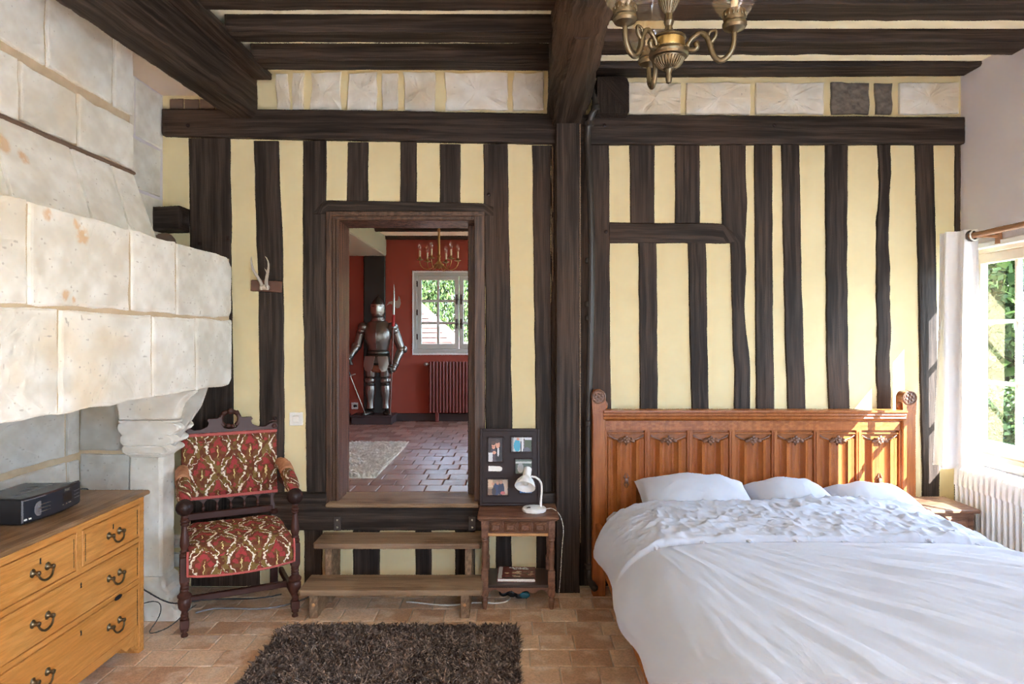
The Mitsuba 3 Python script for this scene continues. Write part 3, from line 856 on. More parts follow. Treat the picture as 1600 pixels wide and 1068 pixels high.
def foliage(center, radii, n, size, seed, droop=0.0):
    r = np.random.default_rng(seed)
    d = r.normal(size=(n, 3))
    d /= np.linalg.norm(d, axis=1, keepdims=True)
    rad = (0.35 + 0.65 * r.random((n, 1)) ** 0.5) * (0.72 + 0.5 * meshkit.fbm(d * 2.4 + seed, 3, seed)[:, None])
    p = np.asarray(center) + d * rad * np.asarray(radii)
    a = r.normal(size=(n, 3))
    b = r.normal(size=(n, 3))
    if droop:
        a[:, 2] = 0
        b = np.array([0, 0, -1.0]) * droop + 0.25 * b
    a /= np.linalg.norm(a, axis=1, keepdims=True)
    if not droop:
        b /= np.linalg.norm(b, axis=1, keepdims=True)
    s = size * (0.6 + 0.8 * r.random((n, 1)))
    v = np.stack([p, p + a * s * .5 + b * s * .5, p + b * s, p - a * s * .5 + b * s * .5], 1).reshape(-1, 3)
    i = np.arange(n) * 4
    f = np.vstack([np.stack([i, i + 1, i + 2], 1), np.stack([i, i + 2, i + 3], 1)])
    uv = np.repeat(np.stack([r.random(n), r.random(n)], 1), 4, 0)
    return (v, f), uv


def tree(name, label, cat_, base, h, radii, n, size, seed, droop=0.0, trunk=0.18):
    k = thing(name, label, cat_)
    bx, by, bz = base
    part(k, 'trunk', tube(curve([(bx, by, bz), (bx + .1, by, bz + h * .4), (bx, by + .1, bz + h)], 8), np.linspace(trunk, trunk * .5, 8)), 'bark')
    m, uv = foliage((bx, by, bz + h), radii, n, size, seed, droop)
    stuff(part(k, 'foliage', m, 'leaves', False, uv=uv))


tree('willow_tree', 'weeping willow seen through the window of the red room', 'tree', (-1.0, 19.5, -.35), 2.6, (4.2, 2.6, 3.6), 120000, 0.06, 5, droop=1.5, trunk=.3)
tree('leafy_tree', 'sunlit leafy tree in the top panes of the window beside the bed', 'tree', (13.6, 18.2, -.35), 4.2, (3.8, 3.8, 3.0), 22000, 0.2, 9, trunk=.25)
tree('garden_bush', 'bright green bush below the tree outside the window beside the bed', 'bush', (9.6, 12.3, -.35), 0.5, (1.0, 1.3, 0.75), 7000, 0.09, 12, trunk=.05)
tree('hedge_tree', 'dense trees closing the lawn far beyond the bedside window', 'tree', (24, 30, -.35), 4.5, (13, 5, 6), 26000, 0.45, 15, trunk=.3)
OB = thing('tiled_outbuilding', 'low outbuilding with a pinkish clay tile roof outside the far window', 'outbuilding')
part(OB, 'wall', box(-6.2, -0.9, 12.5, 16.5, -.4, 0.9), 'mortar')
roof = []
A, B, C, D = np.array([-6.6, 12.2, .88]), np.array([-.55, 12.2, .88]), np.array([-3.4, 14.6, 3.62]), np.array([-6.6, 14.6, 3.62])
nrm = np.cross(B - A, D - A)
nrm /= np.linalg.norm(nrm)
for k in range(30):
    t0, t1 = k / 30, (k + 1) / 30 + .006
    q = [A + (D - A) * t0 + nrm * .03, B + (C - B) * t0 + nrm * .03, B + (C - B) * t1 + nrm * .008, A + (D - A) * t1 + nrm * .008]
    lo = [x - nrm * .03 for x in q]
    roof.append(loft([lo, q]))
stuff(part(OB, 'roof_tiles', cat(roof), 'roof_tile', False), 'rows of pinkish clay roof tiles')
part(OB, 'roof_end', loft([[B, B + [0, 4.4, 0], C + [0, .02, 0]], [B - [.05, 0, .05], B + [-.05, 4.4, -.05], C - [.05, 0, .05]]]), 'roof_tile', False)

# ------------------------------------------------------------------ bed
BED = thing('bed', 'carved oak double bed with linenfold headboard against the timbered wall', 'bed')
HY = 4.115
hb = []
for x0, x1 in ((0.483, 0.562), (2.345, 2.424)):
    cx, zk = (x0 + x1) / 2 - (0.002 if x0 < 1 else 0.0), 1.197 if x0 < 1 else 1.19
    post = part(BED, 'headboard_post', cat([box(x0, x1, HY - .02, HY + .055, 0, 1.10, .005),
                prism([(x0, 1.09), (x1, 1.09), (x1, 1.12), (cx + .042, zk), (cx - .042, zk), (x0 + (.0), 1.12)], HY - .02, HY + .055),
                shift(axis_rot(lathe([(.038, 0), (.043, .004), (.043, .071), (.038, .075)], 28), [1, 0, 0], 90), (cx, HY + .055, zk))]), 'bed_oak')
    ros = [shift(axis_rot(lathe([(.043, 0), (.043, .006), (.037, .010), (.033, .004), (.001, .002)], 28), [1, 0, 0], 90), (cx, HY - .018, zk)), ball((cx, HY - .024, zk), (.009, .006, .009), 10)]
    for k in range(6):
        a = k * math.pi / 3 + .3
        ros.append(ball((cx + .020 * math.cos(a), HY - .024, zk + .020 * math.sin(a)), (.0085, .006, .0085), 8))
        ros.append(ball((cx + .030 * math.cos(a + .5), HY - .023, zk + .030 * math.sin(a + .5)), (.005, .004, .005), 6))
    part(post, 'rosette', cat(ros), 'table_wood')
    s = 1 if x0 < 1 else -1
    part(post, 'scroll', cat([tube(curve([(cx + s * .03, HY + .01, zk - .035), (cx + s * .047, HY + .01, zk - .05), (cx + s * .042, HY + .01, zk - .066), (cx + s * .03, HY + .01, zk - .062)], 10), [.012] * 10, 8)]), 'bed_oak')
cap = [(HY - .045, 1.118), (HY - .045, 1.105), (HY - .030, 1.098), (HY - .034, 1.086), (HY - .022, 1.078), (HY - .028, 1.066), (HY - .010, 1.052), (HY + .05, 1.052), (HY + .05, 1.118)]
part(BED, 'cornice', loft([[(x, y, z) for y, z in cap] for x in (0.548, 2.36)]), 'bed_oak', 25)
part(BED, 'frieze', box(0.562, 2.345, HY, HY + .04, 0.992, 1.055, .002), 'bed_oak')
part(BED, 'lower_rail', box(0.562, 2.345, HY - .002, HY + .04, 0.30, 0.40, .004), 'bed_oak')
NP = 7
pw = (2.345 - 0.562) / NP
for i in range(NP + 1):
    x = 0.562 + pw * i
    w = 0.017 if 0 < i < NP else 0.012
    part(BED, 'stile', cat([box(x - w, x + w, HY - .002, HY + .04, 0.39, 0.995, .003), box(x - w * .35, x + w * .35, HY - .007, HY, 0.39, 0.985, .003)]), 'bed_oak')
for i in range(NP):
    x0, x1 = 0.562 + pw * i + .014, 0.562 + pw * (i + 1) - .014
    xs, zs = np.linspace(x0, x1, 57), np.concatenate([np.linspace(0.39, 0.90, 8), np.linspace(0.91, 0.99, 17)])
    t = (xs - x0) / (x1 - x0)
    s4 = (t * 4) % 1.0
    fold = 0.004 + 0.021 * np.abs(np.sin(np.pi * (t * 2 + 0.0))) ** 0.6 * (0.55 + 0.45 * np.cos(2 * np.pi * (t * 4)))
    fold += 0.010 * np.exp(-((t - .5) / .018) ** 2) + .008 * np.exp(-((t - .25) / .02) ** 2) + .008 * np.exp(-((t - .75) / .02) ** 2)
    topz = 0.952 - 0.028 * np.sin(np.pi * t) ** 0.7 + 0.0 * t
    P = [[(x, HY + .022 - f * float(z < tz), z) for x, f, tz in zip(xs, fold, topz)] for z in zs]
    pan = part(BED, 'linenfold_panel', grid(P), 'bed_oak', 30)
    cx = (x0 + x1) / 2
    part(pan, 'bead', box(x0, x1, HY + .004, HY + .02, .968, .979, .003), 'bed_oak')
    fl = [ball((cx, HY - .014, .938), (.009, .008, .009), 8)]
    for k in range(5):
        a = k * 2 * math.pi / 5 + math.pi / 2
        fl.append(ball((cx + .015 * math.cos(a), HY - .006, .938 + .015 * math.sin(a)), (.0105, .009, .0105), 8))
    for s in (-1, 1):
        fl.append(tube([(cx + s * .012, HY + .004, .930), (cx + s * .03, HY, .936), (cx + s * .044, HY + .004, .928), (cx + s * .052, HY + .008, .934)], [.007, .017, .014, .003], 8, .8))
        fl.append(tube(curve([(cx + s * .05, HY + .008, .936), (cx + s * .075, HY + .008, .945), (cx + s * .105, HY + .01, .962)], 6), [.004] * 6, 6))
    fl.append(tube([(cx, HY + .004, .925), (cx, HY, .915), (cx, HY + .006, .90)], [.007, .011, .002], 8, .7))
    part(pan, 'carved_flower', cat(fl), 'table_wood')
    if i in (0, 6):
        part(pan, 'carved_spray', cat([ball((cx, HY - .002, .69), (.014, .009, .02), 8)] + [tube([(cx, HY + .004, .69), (cx + sx * .012, HY, .69 + sz * .02), (cx + sx * .004, HY + .006, .69 + sz * .045)], [.003, .008, .002], 6, .6) for sx in (-1, 1) for sz in (-1, 1)]), 'table_wood')
for x in (0.50, 2.33):
    part(BED, 'side_rail', box(x, x + .035, 1.66, HY, 0.26, 0.44, .006), 'bed_oak')
part(BED, 'foot_board', box(0.48, 2.39, 1.64, 1.68, 0.10, 0.50, .01), 'bed_oak')
for x in (0.50, 2.33):
    part(BED, 'foot_post', box(x - .02, x + .045, 1.63, 1.69, 0, 0.5, .008), 'bed_oak')
part(BED, 'slat_base', box(0.53, 2.33, 1.68, HY - .0, 0.28, 0.34), 'pale_wood')
put(thing('mattress', 'thick mattress on the oak bed under the white duvet', 'mattress'), box(0.555, 2.315, 1.70, 4.05, 0.342, 0.53, .04), 'pillow_linen')


def pillow(cx, cy, z, sx, sy, h, tilt, rz, seed, label):
    n = 44
    u = np.linspace(-1, 1, n)
    U, V = np.meshgrid(u, u)
    r = np.clip((1 - np.abs(U) ** 2.0) * (1 - np.abs(V) ** 2.2), 0, 1) ** 0.5
    pin = 1 - 0.05 * (1 - np.abs(U)) ** 2
    q = np.stack([U * 3, V * 3, U * 0], -1)
    wr = 0.012 * (meshkit.fbm(q * [2, .9, 1], 3, seed) - .5) * r + 0.010 * np.sin(U * 9 + V * 2 + 3 * meshkit.fbm(q, 2, seed)) * np.exp(-((np.abs(V) - .75) / .25) ** 2) * r
    top = np.stack([U * sx * (1 - .05 * (1 - V ** 2)), V * sy * (1 - .05 * (1 - U ** 2)), r * h + wr], -1)
    bot = top * [1, 1, -0.55]
    m = cat([grid(top), (grid(bot[:, ::-1])[0], grid(bot)[1])])
    m = axis_rot(m, [1, 0, 0], tilt)
    m = shift(rotz(m, rz), (cx, cy, z))
    put(thing('pillow', label, 'pillow', 'pillows against the headboard'), m, 'pillow_linen', True)


pillow(1.04, 3.87, 0.632, .320, .225, .125, 15, -3, 3, 'plump white pillow nearest the dark pipe, leaning on the oak headboard')
pillow(1.60, 3.88, 0.610, .235, .215, .125, 14, 3, 8, 'white pillow in the middle of the oak headboard')
pillow(2.065, 3.875, 0.600, .235, .21, .11, 12, -2, 12, 'white pillow nearest the window, caught by the sun')

# duvet: one draped cloth
NS, NT = 300, 300
half = np.array([(.446, .395), (.442, .425), (.462, .470), (.505, .530), (.575, .588), (.670, .628), (.81, .645), (1.05, .650), (1.40, .654), (1.75, .650), (2.0, .640), (2.16, .618), (2.26, .575), (2.325, .50), (2.35, .40)])
s = np.concatenate([[0], np.cumsum(np.linalg.norm(np.diff(half, axis=0), axis=1))])
from scipy.interpolate import PchipInterpolator
sx_, sz_ = PchipInterpolator(s, half[:, 0]), PchipInterpolator(s, half[:, 1])
S = np.linspace(0, s[-1], NS)
yy = np.concatenate([np.linspace(3.66, 1.72, NT - 40), 1.72 - 0.10 * np.sin(np.linspace(0, 1, 41)[1:] * math.pi / 2)])
X, Y = np.meshgrid(sx_(S), yy)
Z = np.tile(sz_(S), (NT, 1))
drop = np.concatenate([np.zeros(NT - 40), np.linspace(0, 1, 41)[1:]])[:, None]
top_w = np.clip((Z - .42) / .2, 0, 1)
pan = 1 / (1 + np.exp(-(Y - 3.03 - .012 * np.sin(X * 9)) / .006))           # the embroidered panel folded over the cover
q = np.stack([X, Y, X * 0], -1)
Z = Z + top_w * (0.012 * pan + 0.022 * np.clip((Y - 3.05) / .5, 0, 1) ** 1.5 * (0.5 + meshkit.fbm(q * 2.5, 2, 4)))
Z += top_w * 0.028 * (meshkit.fbm(q * 1.6, 3, 21) - .5)
# folds fanning out below the turned down panel, small puckers over the panel
lower = (1 - pan)
th_ = np.arctan2(X - .60, 3.35 - Y)
rr_ = np.hypot(X - .60, 3.35 - Y)
wr = meshkit.fbm(q * 2.2, 3, 31) - .5
fold_n = meshkit.fbm(np.stack([th_ * 7.5 + .5 * wr, rr_ * .9, X * 0], -1), 3, 33)
ridge = 1 - np.abs(2 * meshkit.noise(np.stack([th_ * 5.2 + .9 * wr, rr_ * .7, X * 0 + 2], -1), 5) - 1)
grow = np.clip((3.03 - Y) / .12, 0, 1)
Z += top_w * lower * grow * (0.050 * (fold_n - .5) * np.clip(rr_, .5, 1.5) + 0.034 * ridge ** 5 * np.clip(meshkit.noise(q * 1.7, 77) * 2.0 - .45, 0, 1))
fine = meshkit.fbm(np.stack([th_ * 38 + 2 * wr, rr_ * 3.2, X * 0], -1), 3, 41)
Z += top_w * lower * grow * 0.008 * (fine - .5) * np.clip(rr_, .6, 1.6)
puck = meshkit.fbm(q * [6, 7, 1], 3, 51)
crease = 1 - np.abs(2 * meshkit.noise(np.stack([X * 9 + Y * 5, Y * 13 - X * 5, X * 0 + 3], -1), 61) - 1)
knot = 1 - np.abs(2 * meshkit.noise(np.stack([X * 24, Y * 26, X * 0], -1), 63) - 1)
Z += top_w * pan * (0.026 * (puck - .5) + 0.020 * crease ** 5 * np.clip(puck * 2 - .6, 0, 1) + 0.009 * knot ** 3 + 0.011 * (meshkit.fbm(q * 38, 2, 71) - .5))
Z += -0.018 * np.exp(-((Y - 3.018) / .011) ** 2) * top_w + 0.006 * np.exp(-((Y - 3.045) / .008) ** 2) * top_w
side_w = 1 - top_w
sgn = np.where(X < 1.4, -1, 1)
X = X + sgn * side_w * (0.018 * np.sin(Y * 7 + 2 * meshkit.fbm(q * 2, 2, 3)) * (Y < 3.6) + 0.03 * (meshkit.fbm(np.stack([Y * 3, Z * 4, Y * 0], -1), 3, 8) - .5))
back = np.clip((Y - 3.50) / .16, 0, 1)
Y2 = Y + back * side_w * 0.0
Z2 = Z * (1 - drop ** 1.2) + drop ** 1.2 * np.minimum(Z, 0.30)
P = np.stack([X, Y2, Z2], -1)
# the far edge turns under over the pillows
edge = P[:1].copy()
edge[..., 2] -= .02
edge[..., 1] += .012
e2 = edge.copy()
e2[..., 2] -= .015
e2[..., 1] -= .02
P = np.concatenate([e2, edge, P], 0)
DV = thing('duvet', 'white cotton duvet with an embroidered turned down top and knotted ties over the bed', 'duvet')
part(DV, 'cover', grid(P), 'linen', True)
iy = np.argmin(np.abs(yy - 3.02))
for k, x in enumerate((0.64, 0.85, 1.05, 1.26, 1.47, 1.67, 1.85, 2.06)):
    ix = np.argmin(np.abs(P[iy + 2, :, 0] - x))
    c = P[iy + 2, ix] + [0, 0, .006]
    part(DV, 'tie', cat([tube([c + [-.014, .016, .004], c, c + [.016, -.018, .002]], [.004, .009, .004], 6), tube([c + [.016, .018, .003], c, c + [-.008, -.036, .003]], [.004, .008, .003], 6)]), 'linen')

# ------------------------------------------------------------------ bedside table, radiator, curtain
BT = thing('bedside_table', 'small carved oak bedside table between the bed and the white radiator', 'bedside table')
tx0, tx1, ty0, ty1, tz = 2.315, 2.595, 3.775, 4.10, 0.60
part(BT, 'table_top', box(tx0, tx1, ty0, ty1, tz - .022, tz, .006), 'table_wood')
part(BT, 'body', box(tx0 + .025, tx1 - .02, ty0 + .03, ty1 - .01, tz - .20, tz - .022, .003), 'table_wood')
dr_ = part(BT, 'drawer', cat([box(tx0 + .07, tx1 - .06, ty0 + .018, ty0 + .034, tz - .17, tz - .05, .006), box(tx0 + .085, tx1 - .075, ty0 + .010, ty0 + .022, tz - .157, tz - .063, .006)]), 'table_wood')
part(dr_, 'carved_handle', cat([ball(((tx0 + tx1) / 2, ty0 + .006, tz - .11), (.012, .008, .016), 8), ball(((tx0 + tx1) / 2 - .02, ty0 + .008, tz - .11), (.01, .006, .007), 8), ball(((tx0 + tx1) / 2 + .02, ty0 + .008, tz - .11), (.01, .006, .007), 8)]), 'iron')
for x in (tx0 + .04, tx1 - .035):
    for y in (ty0 + .045, ty1 - .03):
        part(BT, 'leg', box(x - .017, x + .017, y - .017, y + .017, 0, tz - .19, .004), 'table_wood')
RD = thing('radiator', 'white column radiator under the window beside the bed', 'radiator')
ny = 31
for k in range(ny):
    y = 4.055 - k * .0445
    cols = [tube(curve([(x, y, .12), (x, y, .40), (x, y, .70)], 4), [.0135] * 4, 8) for x in (2.645, 2.685, 2.725)]
    top = prism([(2.630, .68), (2.742, .68), (2.742, .79), (2.732, .805), (2.66, .805), (2.634, .775)], y - .0125, y + .0125)
    bot = prism([(2.630, .10), (2.742, .10), (2.742, .16), (2.630, .16)], y - .0125, y + .0125)
    part(RD, 'column', cat(cols + [top, bot]), 'radiator_white', 30)
part(RD, 'pipe', cat([tube([(2.685, 4.07, z), (2.685, 2.70, z)], .012, 8) for z in (.74, .13)]), 'radiator_white')
for y in (2.85, 3.9):
    part(RD, 'foot', box(2.66, 2.71, y - .015, y + .015, 0, .11, .004), 'radiator_white')
CR = thing('curtain_rod', 'round brown wooden curtain rod over the bedside window', 'curtain rod')
part(CR, 'rod', tube([(2.68, 4.02, 2.145), (2.68, 2.6, 2.145)], .0165, 14), 'rod_wood')
part(CR, 'bracket', cat([box(2.68, 2.80, 3.905, 3.925, 2.125, 2.14, .003), box(2.78, 2.80, 3.895, 3.935, 2.09, 2.18, .003)]), 'rod_wood')
CU = thing('curtain', 'white cotton curtain drawn back beside the bedside window', 'curtain')
na, nb = 90, 46
tt = np.linspace(0, 1, na)
rows = []
for b in np.linspace(0, 1, nb):
    z = 2.185 - b * 1.415
    w = 1 + 0.12 * b
    sp = tt - .5
    along = sp * (0.185 + .03 * b) * w
    amp = (.034 + .014 * b) * (1 + .25 * np.sin(b * 5))
    lat = amp * np.sin(tt * math.pi * 4.6 + .6 + .5 * b) + .010 * np.sin(tt * 23 + 4 * b)
    rows.append(np.stack([2.652 - .010 * b + .62 * along + lat * .60, 4.065 - along * .95 + lat * .42, np.full(na, z) + .006 * np.sin(tt * 14) * (b > .98)], 1))
Pc = np.array(rows)
nn = np.array([.9, .25, 0]) * .0015
cm = cat([grid(Pc), (grid(Pc + nn)[0], grid(Pc)[1][:, ::-1])])
part(CU, 'cloth', cm, 'curtain_cloth', True)
th = np.linspace(0, 2 * math.pi, 25)
part(CU, 'eyelet', tube(np.stack([2.680 + .028 * np.cos(th), 3.985 + 0 * th, 2.145 + .028 * np.sin(th)], 1), .006, 8), 'iron')
part(CU, 'eyelet', tube(np.stack([2.680 + .027 * np.cos(th), 3.955 + 0 * th, 2.145 + .03 * np.sin(th)], 1), .0045, 8), 'white_plastic')

# ------------------------------------------------------------------ pipe in the corner of the post
PI = thing('pipe', 'dark painted heating pipe running down the wall beside the post', 'pipe')
part(PI, 'tube', tube(curve([(0.508, 4.13, 3.21), (0.508, 4.13, 2.95), (0.503, 4.13, 2.93), (0.474, 4.15, 2.885), (0.468, 4.16, 2.86), (0.468, 4.165, 2.6), (0.470, 4.165, 1.2), (0.470, 4.165, .16), (0.472, 4.155, .10), (0.48, 4.10, .075), (0.49, 4.04, .07)], 60), .0215, 12), 'pipe_paint', True)
for z, r in ((2.94, .028), (2.855, .030), (1.755, .028), (1.67, .026), (1.03, .0245), (2.02, .0245), (.16, .030)):
    x, y = (0.505, 4.13) if z > 2.9 else (0.469, 4.163)
    part(PI, 'collar', shift(lathe([(r * .8, -.018), (r, -.012), (r, .012), (r * .8, .018)], 14), (x, y, z)), 'pipe_paint')

# ------------------------------------------------------------------ chest of drawers and radio
CH = thing('chest_of_drawers', 'light oak chest of four drawers with brass drop handles before the chimney', 'chest of drawers')
CX, C0, C1 = -1.835, 2.375, 3.405
part(CH, 'chest_top', box(-2.315, CX + .018, C0 - .025, C1 + .028, .768, .790, .006), 'oak_top')
part(CH, 'carcass', cat([box(-2.29, CX - .016, C0 + .005, C1 - .005, .10, .768), box(-2.29, CX, C1 - .042, C1, .0, .768, .002), box(-2.29, CX, C0, C0 + .042, .0, .768, .002), box(-2.0, CX, C0, C1, .733, .768, .002),
                         box(-2.0, CX, C0, C1, .548, .572, .002), box(-2.0, CX, C0, C1, .345, .369, .002), box(-2.0, CX, 2.878, 2.914, .56, .74, .002)]), 'oak')
ap = [(C0 + .04, .128), (C1 - .04, .128), (C1 - .04, .02), (C1 - .075, .018), (C1 - .085, .045), (C1 - .10, .04), (C1 - .115, .062), (C1 - .15, .056), (C1 - .19, .088), (C0 + .19, .088), (C0 + .15, .056), (C0 + .115, .062), (C0 + .10, .04), (C0 + .085, .045), (C0 + .075, .018), (C0 + .04, .02)]
m = prism(ap, 0, .02)
part(CH, 'apron', (np.column_stack([CX - .004 - m[0][:, 1], m[0][:, 0], m[0][:, 2]]), m[1]), 'oak', 20)


def drawer(y0, y1, z0, z1, pulls, key_y):
    g = .0035
    d = part(CH, 'drawer', cat([box(-2.1, CX + .0015, y0 + g, y1 - g, z0 + g, z1 - g, .003)]), 'oak')
    e = .020
    part(d, 'inlay', cat([box(CX, CX + .0022, a, b, c, dd) for a, b, c, dd in ((y0 + e, y0 + e + .003, z0 + .02, z1 - .022), (y1 - e - .003, y1 - e, z0 + .02, z1 - .022))]), 'frame_wood')
    for py in pulls:
        z = z0 + (z1 - z0) * .5
        hd = []
        for s in (-1, 1):
            hd += [shift(axis_rot(lathe([(.017, 0), (.017, .002), (.012, .005), (.008, .010), (.007, .018), (.010, .022), (.009, .028), (.002, .031)], 16), [0, 1, 0], 90), (CX, py + s * .042, z))]
        hd.append(tube(curve([(CX + .022, py - .042, z), (CX + .026, py - .036, z - .020), (CX + .028, py - .018, z - .034), (CX + .028, py, z - .037), (CX + .028, py + .018, z - .034), (CX + .026, py + .036, z - .020), (CX + .022, py + .042, z)], 24), np.interp(np.linspace(0, 1, 24), [0, .5, 1], [.0035, .005, .0035]), 8))
        part(d, 'handle', cat(hd), 'old_brass')
    part(d, 'keyhole', cat([box(CX + .0012, CX + .0025, key_y - .0035, key_y + .0035, z1 - .058, z1 - .036), ]), 'black_plastic')


drawer(2.914, 3.363, .572, .733, [3.148], 3.140)
drawer(2.417, 2.878, .572, .733, [2.655], 2.655)
drawer(2.417, 3.363, .369, .548, [2.655, 3.148], 2.905)
drawer(2.417, 3.363, .128, .345, [2.655, 3.148], 2.905)
m = shift(scale(lathe([(.001, 0), (.9, 0), (1, .0015), (.001, .0018)], 20), (.011, .030, 1)), (0, 0, 0))
part(CH, 'chip', (np.column_stack([CX + .0005 + m[0][:, 2], 3.18 + m[0][:, 1], .345 + m[0][:, 0]]), m[1]), 'black_plastic')

RA = thing('radio', 'black table radio with a curved front standing on the oak chest', 'radio')
r0, r1, rz0, rz1 = 2.757, 3.136, .797, .900
pl_ = [(-2.195, r0 + .015), (-2.20, r1 - .06)] + [(-2.205 + .22 * math.sin(t) + 0.0, r1 - .06 + .06 * (1 - math.cos(t * .5)) * 1.4) for t in np.linspace(.2, 1.3, 5)] + [(-1.985 + .022 * math.sin(math.pi * k / 12), r1 - (r1 - r0) * k / 12) for k in range(13)]
pts = np.array(pl_)


def plan(z, k=0.0):
    c = pts.mean(0)
    q = c + (pts - c) * (1 - k)
    return np.column_stack([q, np.full(len(q), z)])


part(RA, 'case', loft([plan(rz0, .02), plan(rz0 + .006), plan(rz1 - .012), plan(rz1 - .004, .012), plan(rz1, .035)]), 'black_plastic', 40)
fx = lambda y: -1.985 + .022 * math.sin(math.pi * (r1 - y) / (r1 - r0))


def on_front(y0, y1, z0, z1, h, n=10):
    ys = np.linspace(y0, y1, n)
    return loft([[(fx(y) - .004, y, z0), (fx(y) + h, y, z0), (fx(y) + h, y, z1), (fx(y) - .004, y, z1)] for y in ys])


part(RA, 'front_panel', on_front(r0 + .006, r1 - .004, rz0 + .008, rz1 - .008, .0035, 16), 'radio_front', 25)
part(RA, 'edge_trim', cat([on_front(r0 + .004, r0 + .008, rz0 + .006, rz1 - .006, .005, 2), on_front(r0 + .006, r0 + .12, rz1 - .010, rz1 - .007, .005, 6)]), 'grey_plastic')
yc, zc = r0 + .085, (rz0 + rz1) / 2 - .004
m = lathe([(.001, 0), (.030, 0), (.030, .0012), (.001, .0015)], 26)
part(RA, 'speaker', (np.column_stack([fx(yc) + .0035 + m[0][:, 2], yc + m[0][:, 0], zc + m[0][:, 1]]), m[1]), 'grey_plastic')
for k in range(3):
    part(RA, 'grille_slot', on_front(yc - .018, yc + .058, zc + .013 - k * .015, zc + .0155 - k * .015, .0062, 6), 'steel' if k else 'steel')
    part(RA, 'grille_slot', on_front(r1 - .062, r1 - .012, zc + .018 - k * .015, zc + .020 - k * .015, .0048, 5), 'grey_plastic')
dy0 = r0 + .222
part(RA, 'display', cat([on_front(dy0, dy0 + .072, rz0 + .036, rz0 + .076, .0045, 5)]), 'black_plastic')
part(RA, 'display_glass', on_front(dy0 + .006, dy0 + .066, rz0 + .041, rz0 + .071, .0055, 5), 'screen')
part(RA, 'button', cat([on_front(dy0 + a, dy0 + b, rz0 + .026, rz0 + .030, .0055, 2) for a, b in ((0, .007), (.026, .032), (.046, .064))]), 'steel')
part(RA, 'badge', cat([on_front(r0 + .012, r0 + .026, rz0 + .013, rz0 + .020, .0045, 2), on_front(r0 + .034, r0 + .046, rz0 + .013, rz0 + .020, .0045, 2)]), 'white_plastic')


def text_on(parent, text, h, to, mat_, name='lettering', bold=True):
    t = meshkit.text_mesh(text, h, .0008, bold)
    v = np.array(t.vertices)
    part(parent, name, (np.column_stack(to(v[:, 0] - v[:, 0].mean(), v[:, 1], v[:, 2])), np.array(t.faces)), mat_, False)


text_on(RA, 'PURE', .0105, lambda x, y, z: (np.array([fx(a) for a in dy0 + .036 + x]) + .0035 + z, dy0 + .036 + x, rz1 - .021 + y), 'steel')
part(RA, 'top_slot', box(-2.10, -2.088, r0 + .15, r0 + .26, rz1 - .002, rz1 + .001), 'black_plastic')
part(RA, 'key', cat([box(-2.055, -2.045, r0 + .06 + k * .026, r0 + .078 + k * .026, rz1 - .002, rz1 + .0012) for k in range(9)]), 'grey_plastic')
part(RA, 'cable', tube(curve([(-2.19, 3.10, .82), (-2.2, 3.2, .797), (-2.17, 3.33, .796), (-2.13, 3.42, .797), (-2.14, 3.46, .76), (-2.18, 3.47, .5)], 30), .0022, 6), 'black_cord', True)
for a in ((r0 + .05, -2.15), (r1 - .08, -2.15), (r0 + .05, -2.02), (r1 - .08, -2.02)):
    part(RA, 'foot', shift(lathe([(.01, 0), (.01, .008)], 8), (a[1], a[0], .790)), 'black_plastic')

# ------------------------------------------------------------------ armchair
AC = thing('armchair', 'carved dark wood armchair upholstered in red and cream patterned velvet by the chimney', 'armchair')
ca, sa = math.cos(math.radians(27.5)), math.sin(math.radians(27.5))


def C(m):
    v = np.asarray(m[0])
    return np.column_stack([-1.70 + v[:, 0] * ca - v[:, 1] * sa, 3.545 + v[:, 0] * sa + v[:, 1] * ca, v[:, 2]]), m[1]


CW, CD = 0.555, 0.50


def ap_(name, m, mt='mahogany', smooth=35, label=None, parent=AC, **kw):
    return part(parent, name, C(m), mt, smooth, label, **kw)


turn = [(.012, .0), (.017, .004), (.017, .012), (.010, .020), (.010, .024), (.019, .030), (.019, .038), (.012, .046)]
low = [(.014, .090), (.019, .094), (.019, .104), (.015, .107), (.019, .111), (.019, .120), (.015, .124), (.015, .136), (.028, .150), (.033, .175), (.033, .190), (.027, .200), (.034, .208), (.035, .218), (.025, .228), (.019, .236), (.022, .242), (.018, .250), (.022, .258), (.018, .266), (.022, .274), (.020, .286)]
hi = [(.020, .415), (.025, .420), (.025, .430), (.018, .438), (.023, .444), (.018, .450), (.016, .456), (.023, .475), (.022, .50), (.016, .545), (.012, .575), (.020, .582), (.020, .588), (.013, .592), (.021, .598), (.021, .606), (.013, .612), (.018, .620), (.012, .628), (.012, .640)]
for x in (0, CW):
    leg = ap_('leg', cat([shift(lathe(turn, 16), (x, 0, 0)), box(x - .022, x + .022, -.022, .022, .046, .090, .003), shift(lathe(low, 18), (x, 0, 0)),
                          box(x - .024, x + .024, -.024, .024, .286, .415, .004), shift(lathe(hi, 18), (x, 0, 0))]), smooth=40)
    ap_('knob', ball((x, 0, .671), .0435, 20), 'frame_wood', True, parent=leg)
for x in (.02, CW - .04):
    rl = [(x + (.0), CD + .0, 0), (x, CD - .01, .3), (x, CD, .50), (x, CD + .03, .80), (x, CD + .045, .985)]
    ap_('back_post', cat([loft([[(a - .021, b - .018, c), (a + .021, b - .018, c), (a + .021, b + .018, c), (a - .021, b + .018, c)] for a, b, c in rl]),
                          box(x - .006, x + .006, CD - .012, CD + .02, .50, .615), shift(lathe([(.020, .47), (.027, .48), (.018, .49), (.026, .50)], 12), (x, CD - .02, 0))]))
ap_('stretcher', box(-.012, .014, .02, CD - .02, .10, .135, .004))
ap_('stretcher', box(CW - .014, CW + .012, .02, CD - .02, .10, .135, .004))
ap_('stretcher', box(0.01, CW - .01, .195, .225, .102, .134, .004))
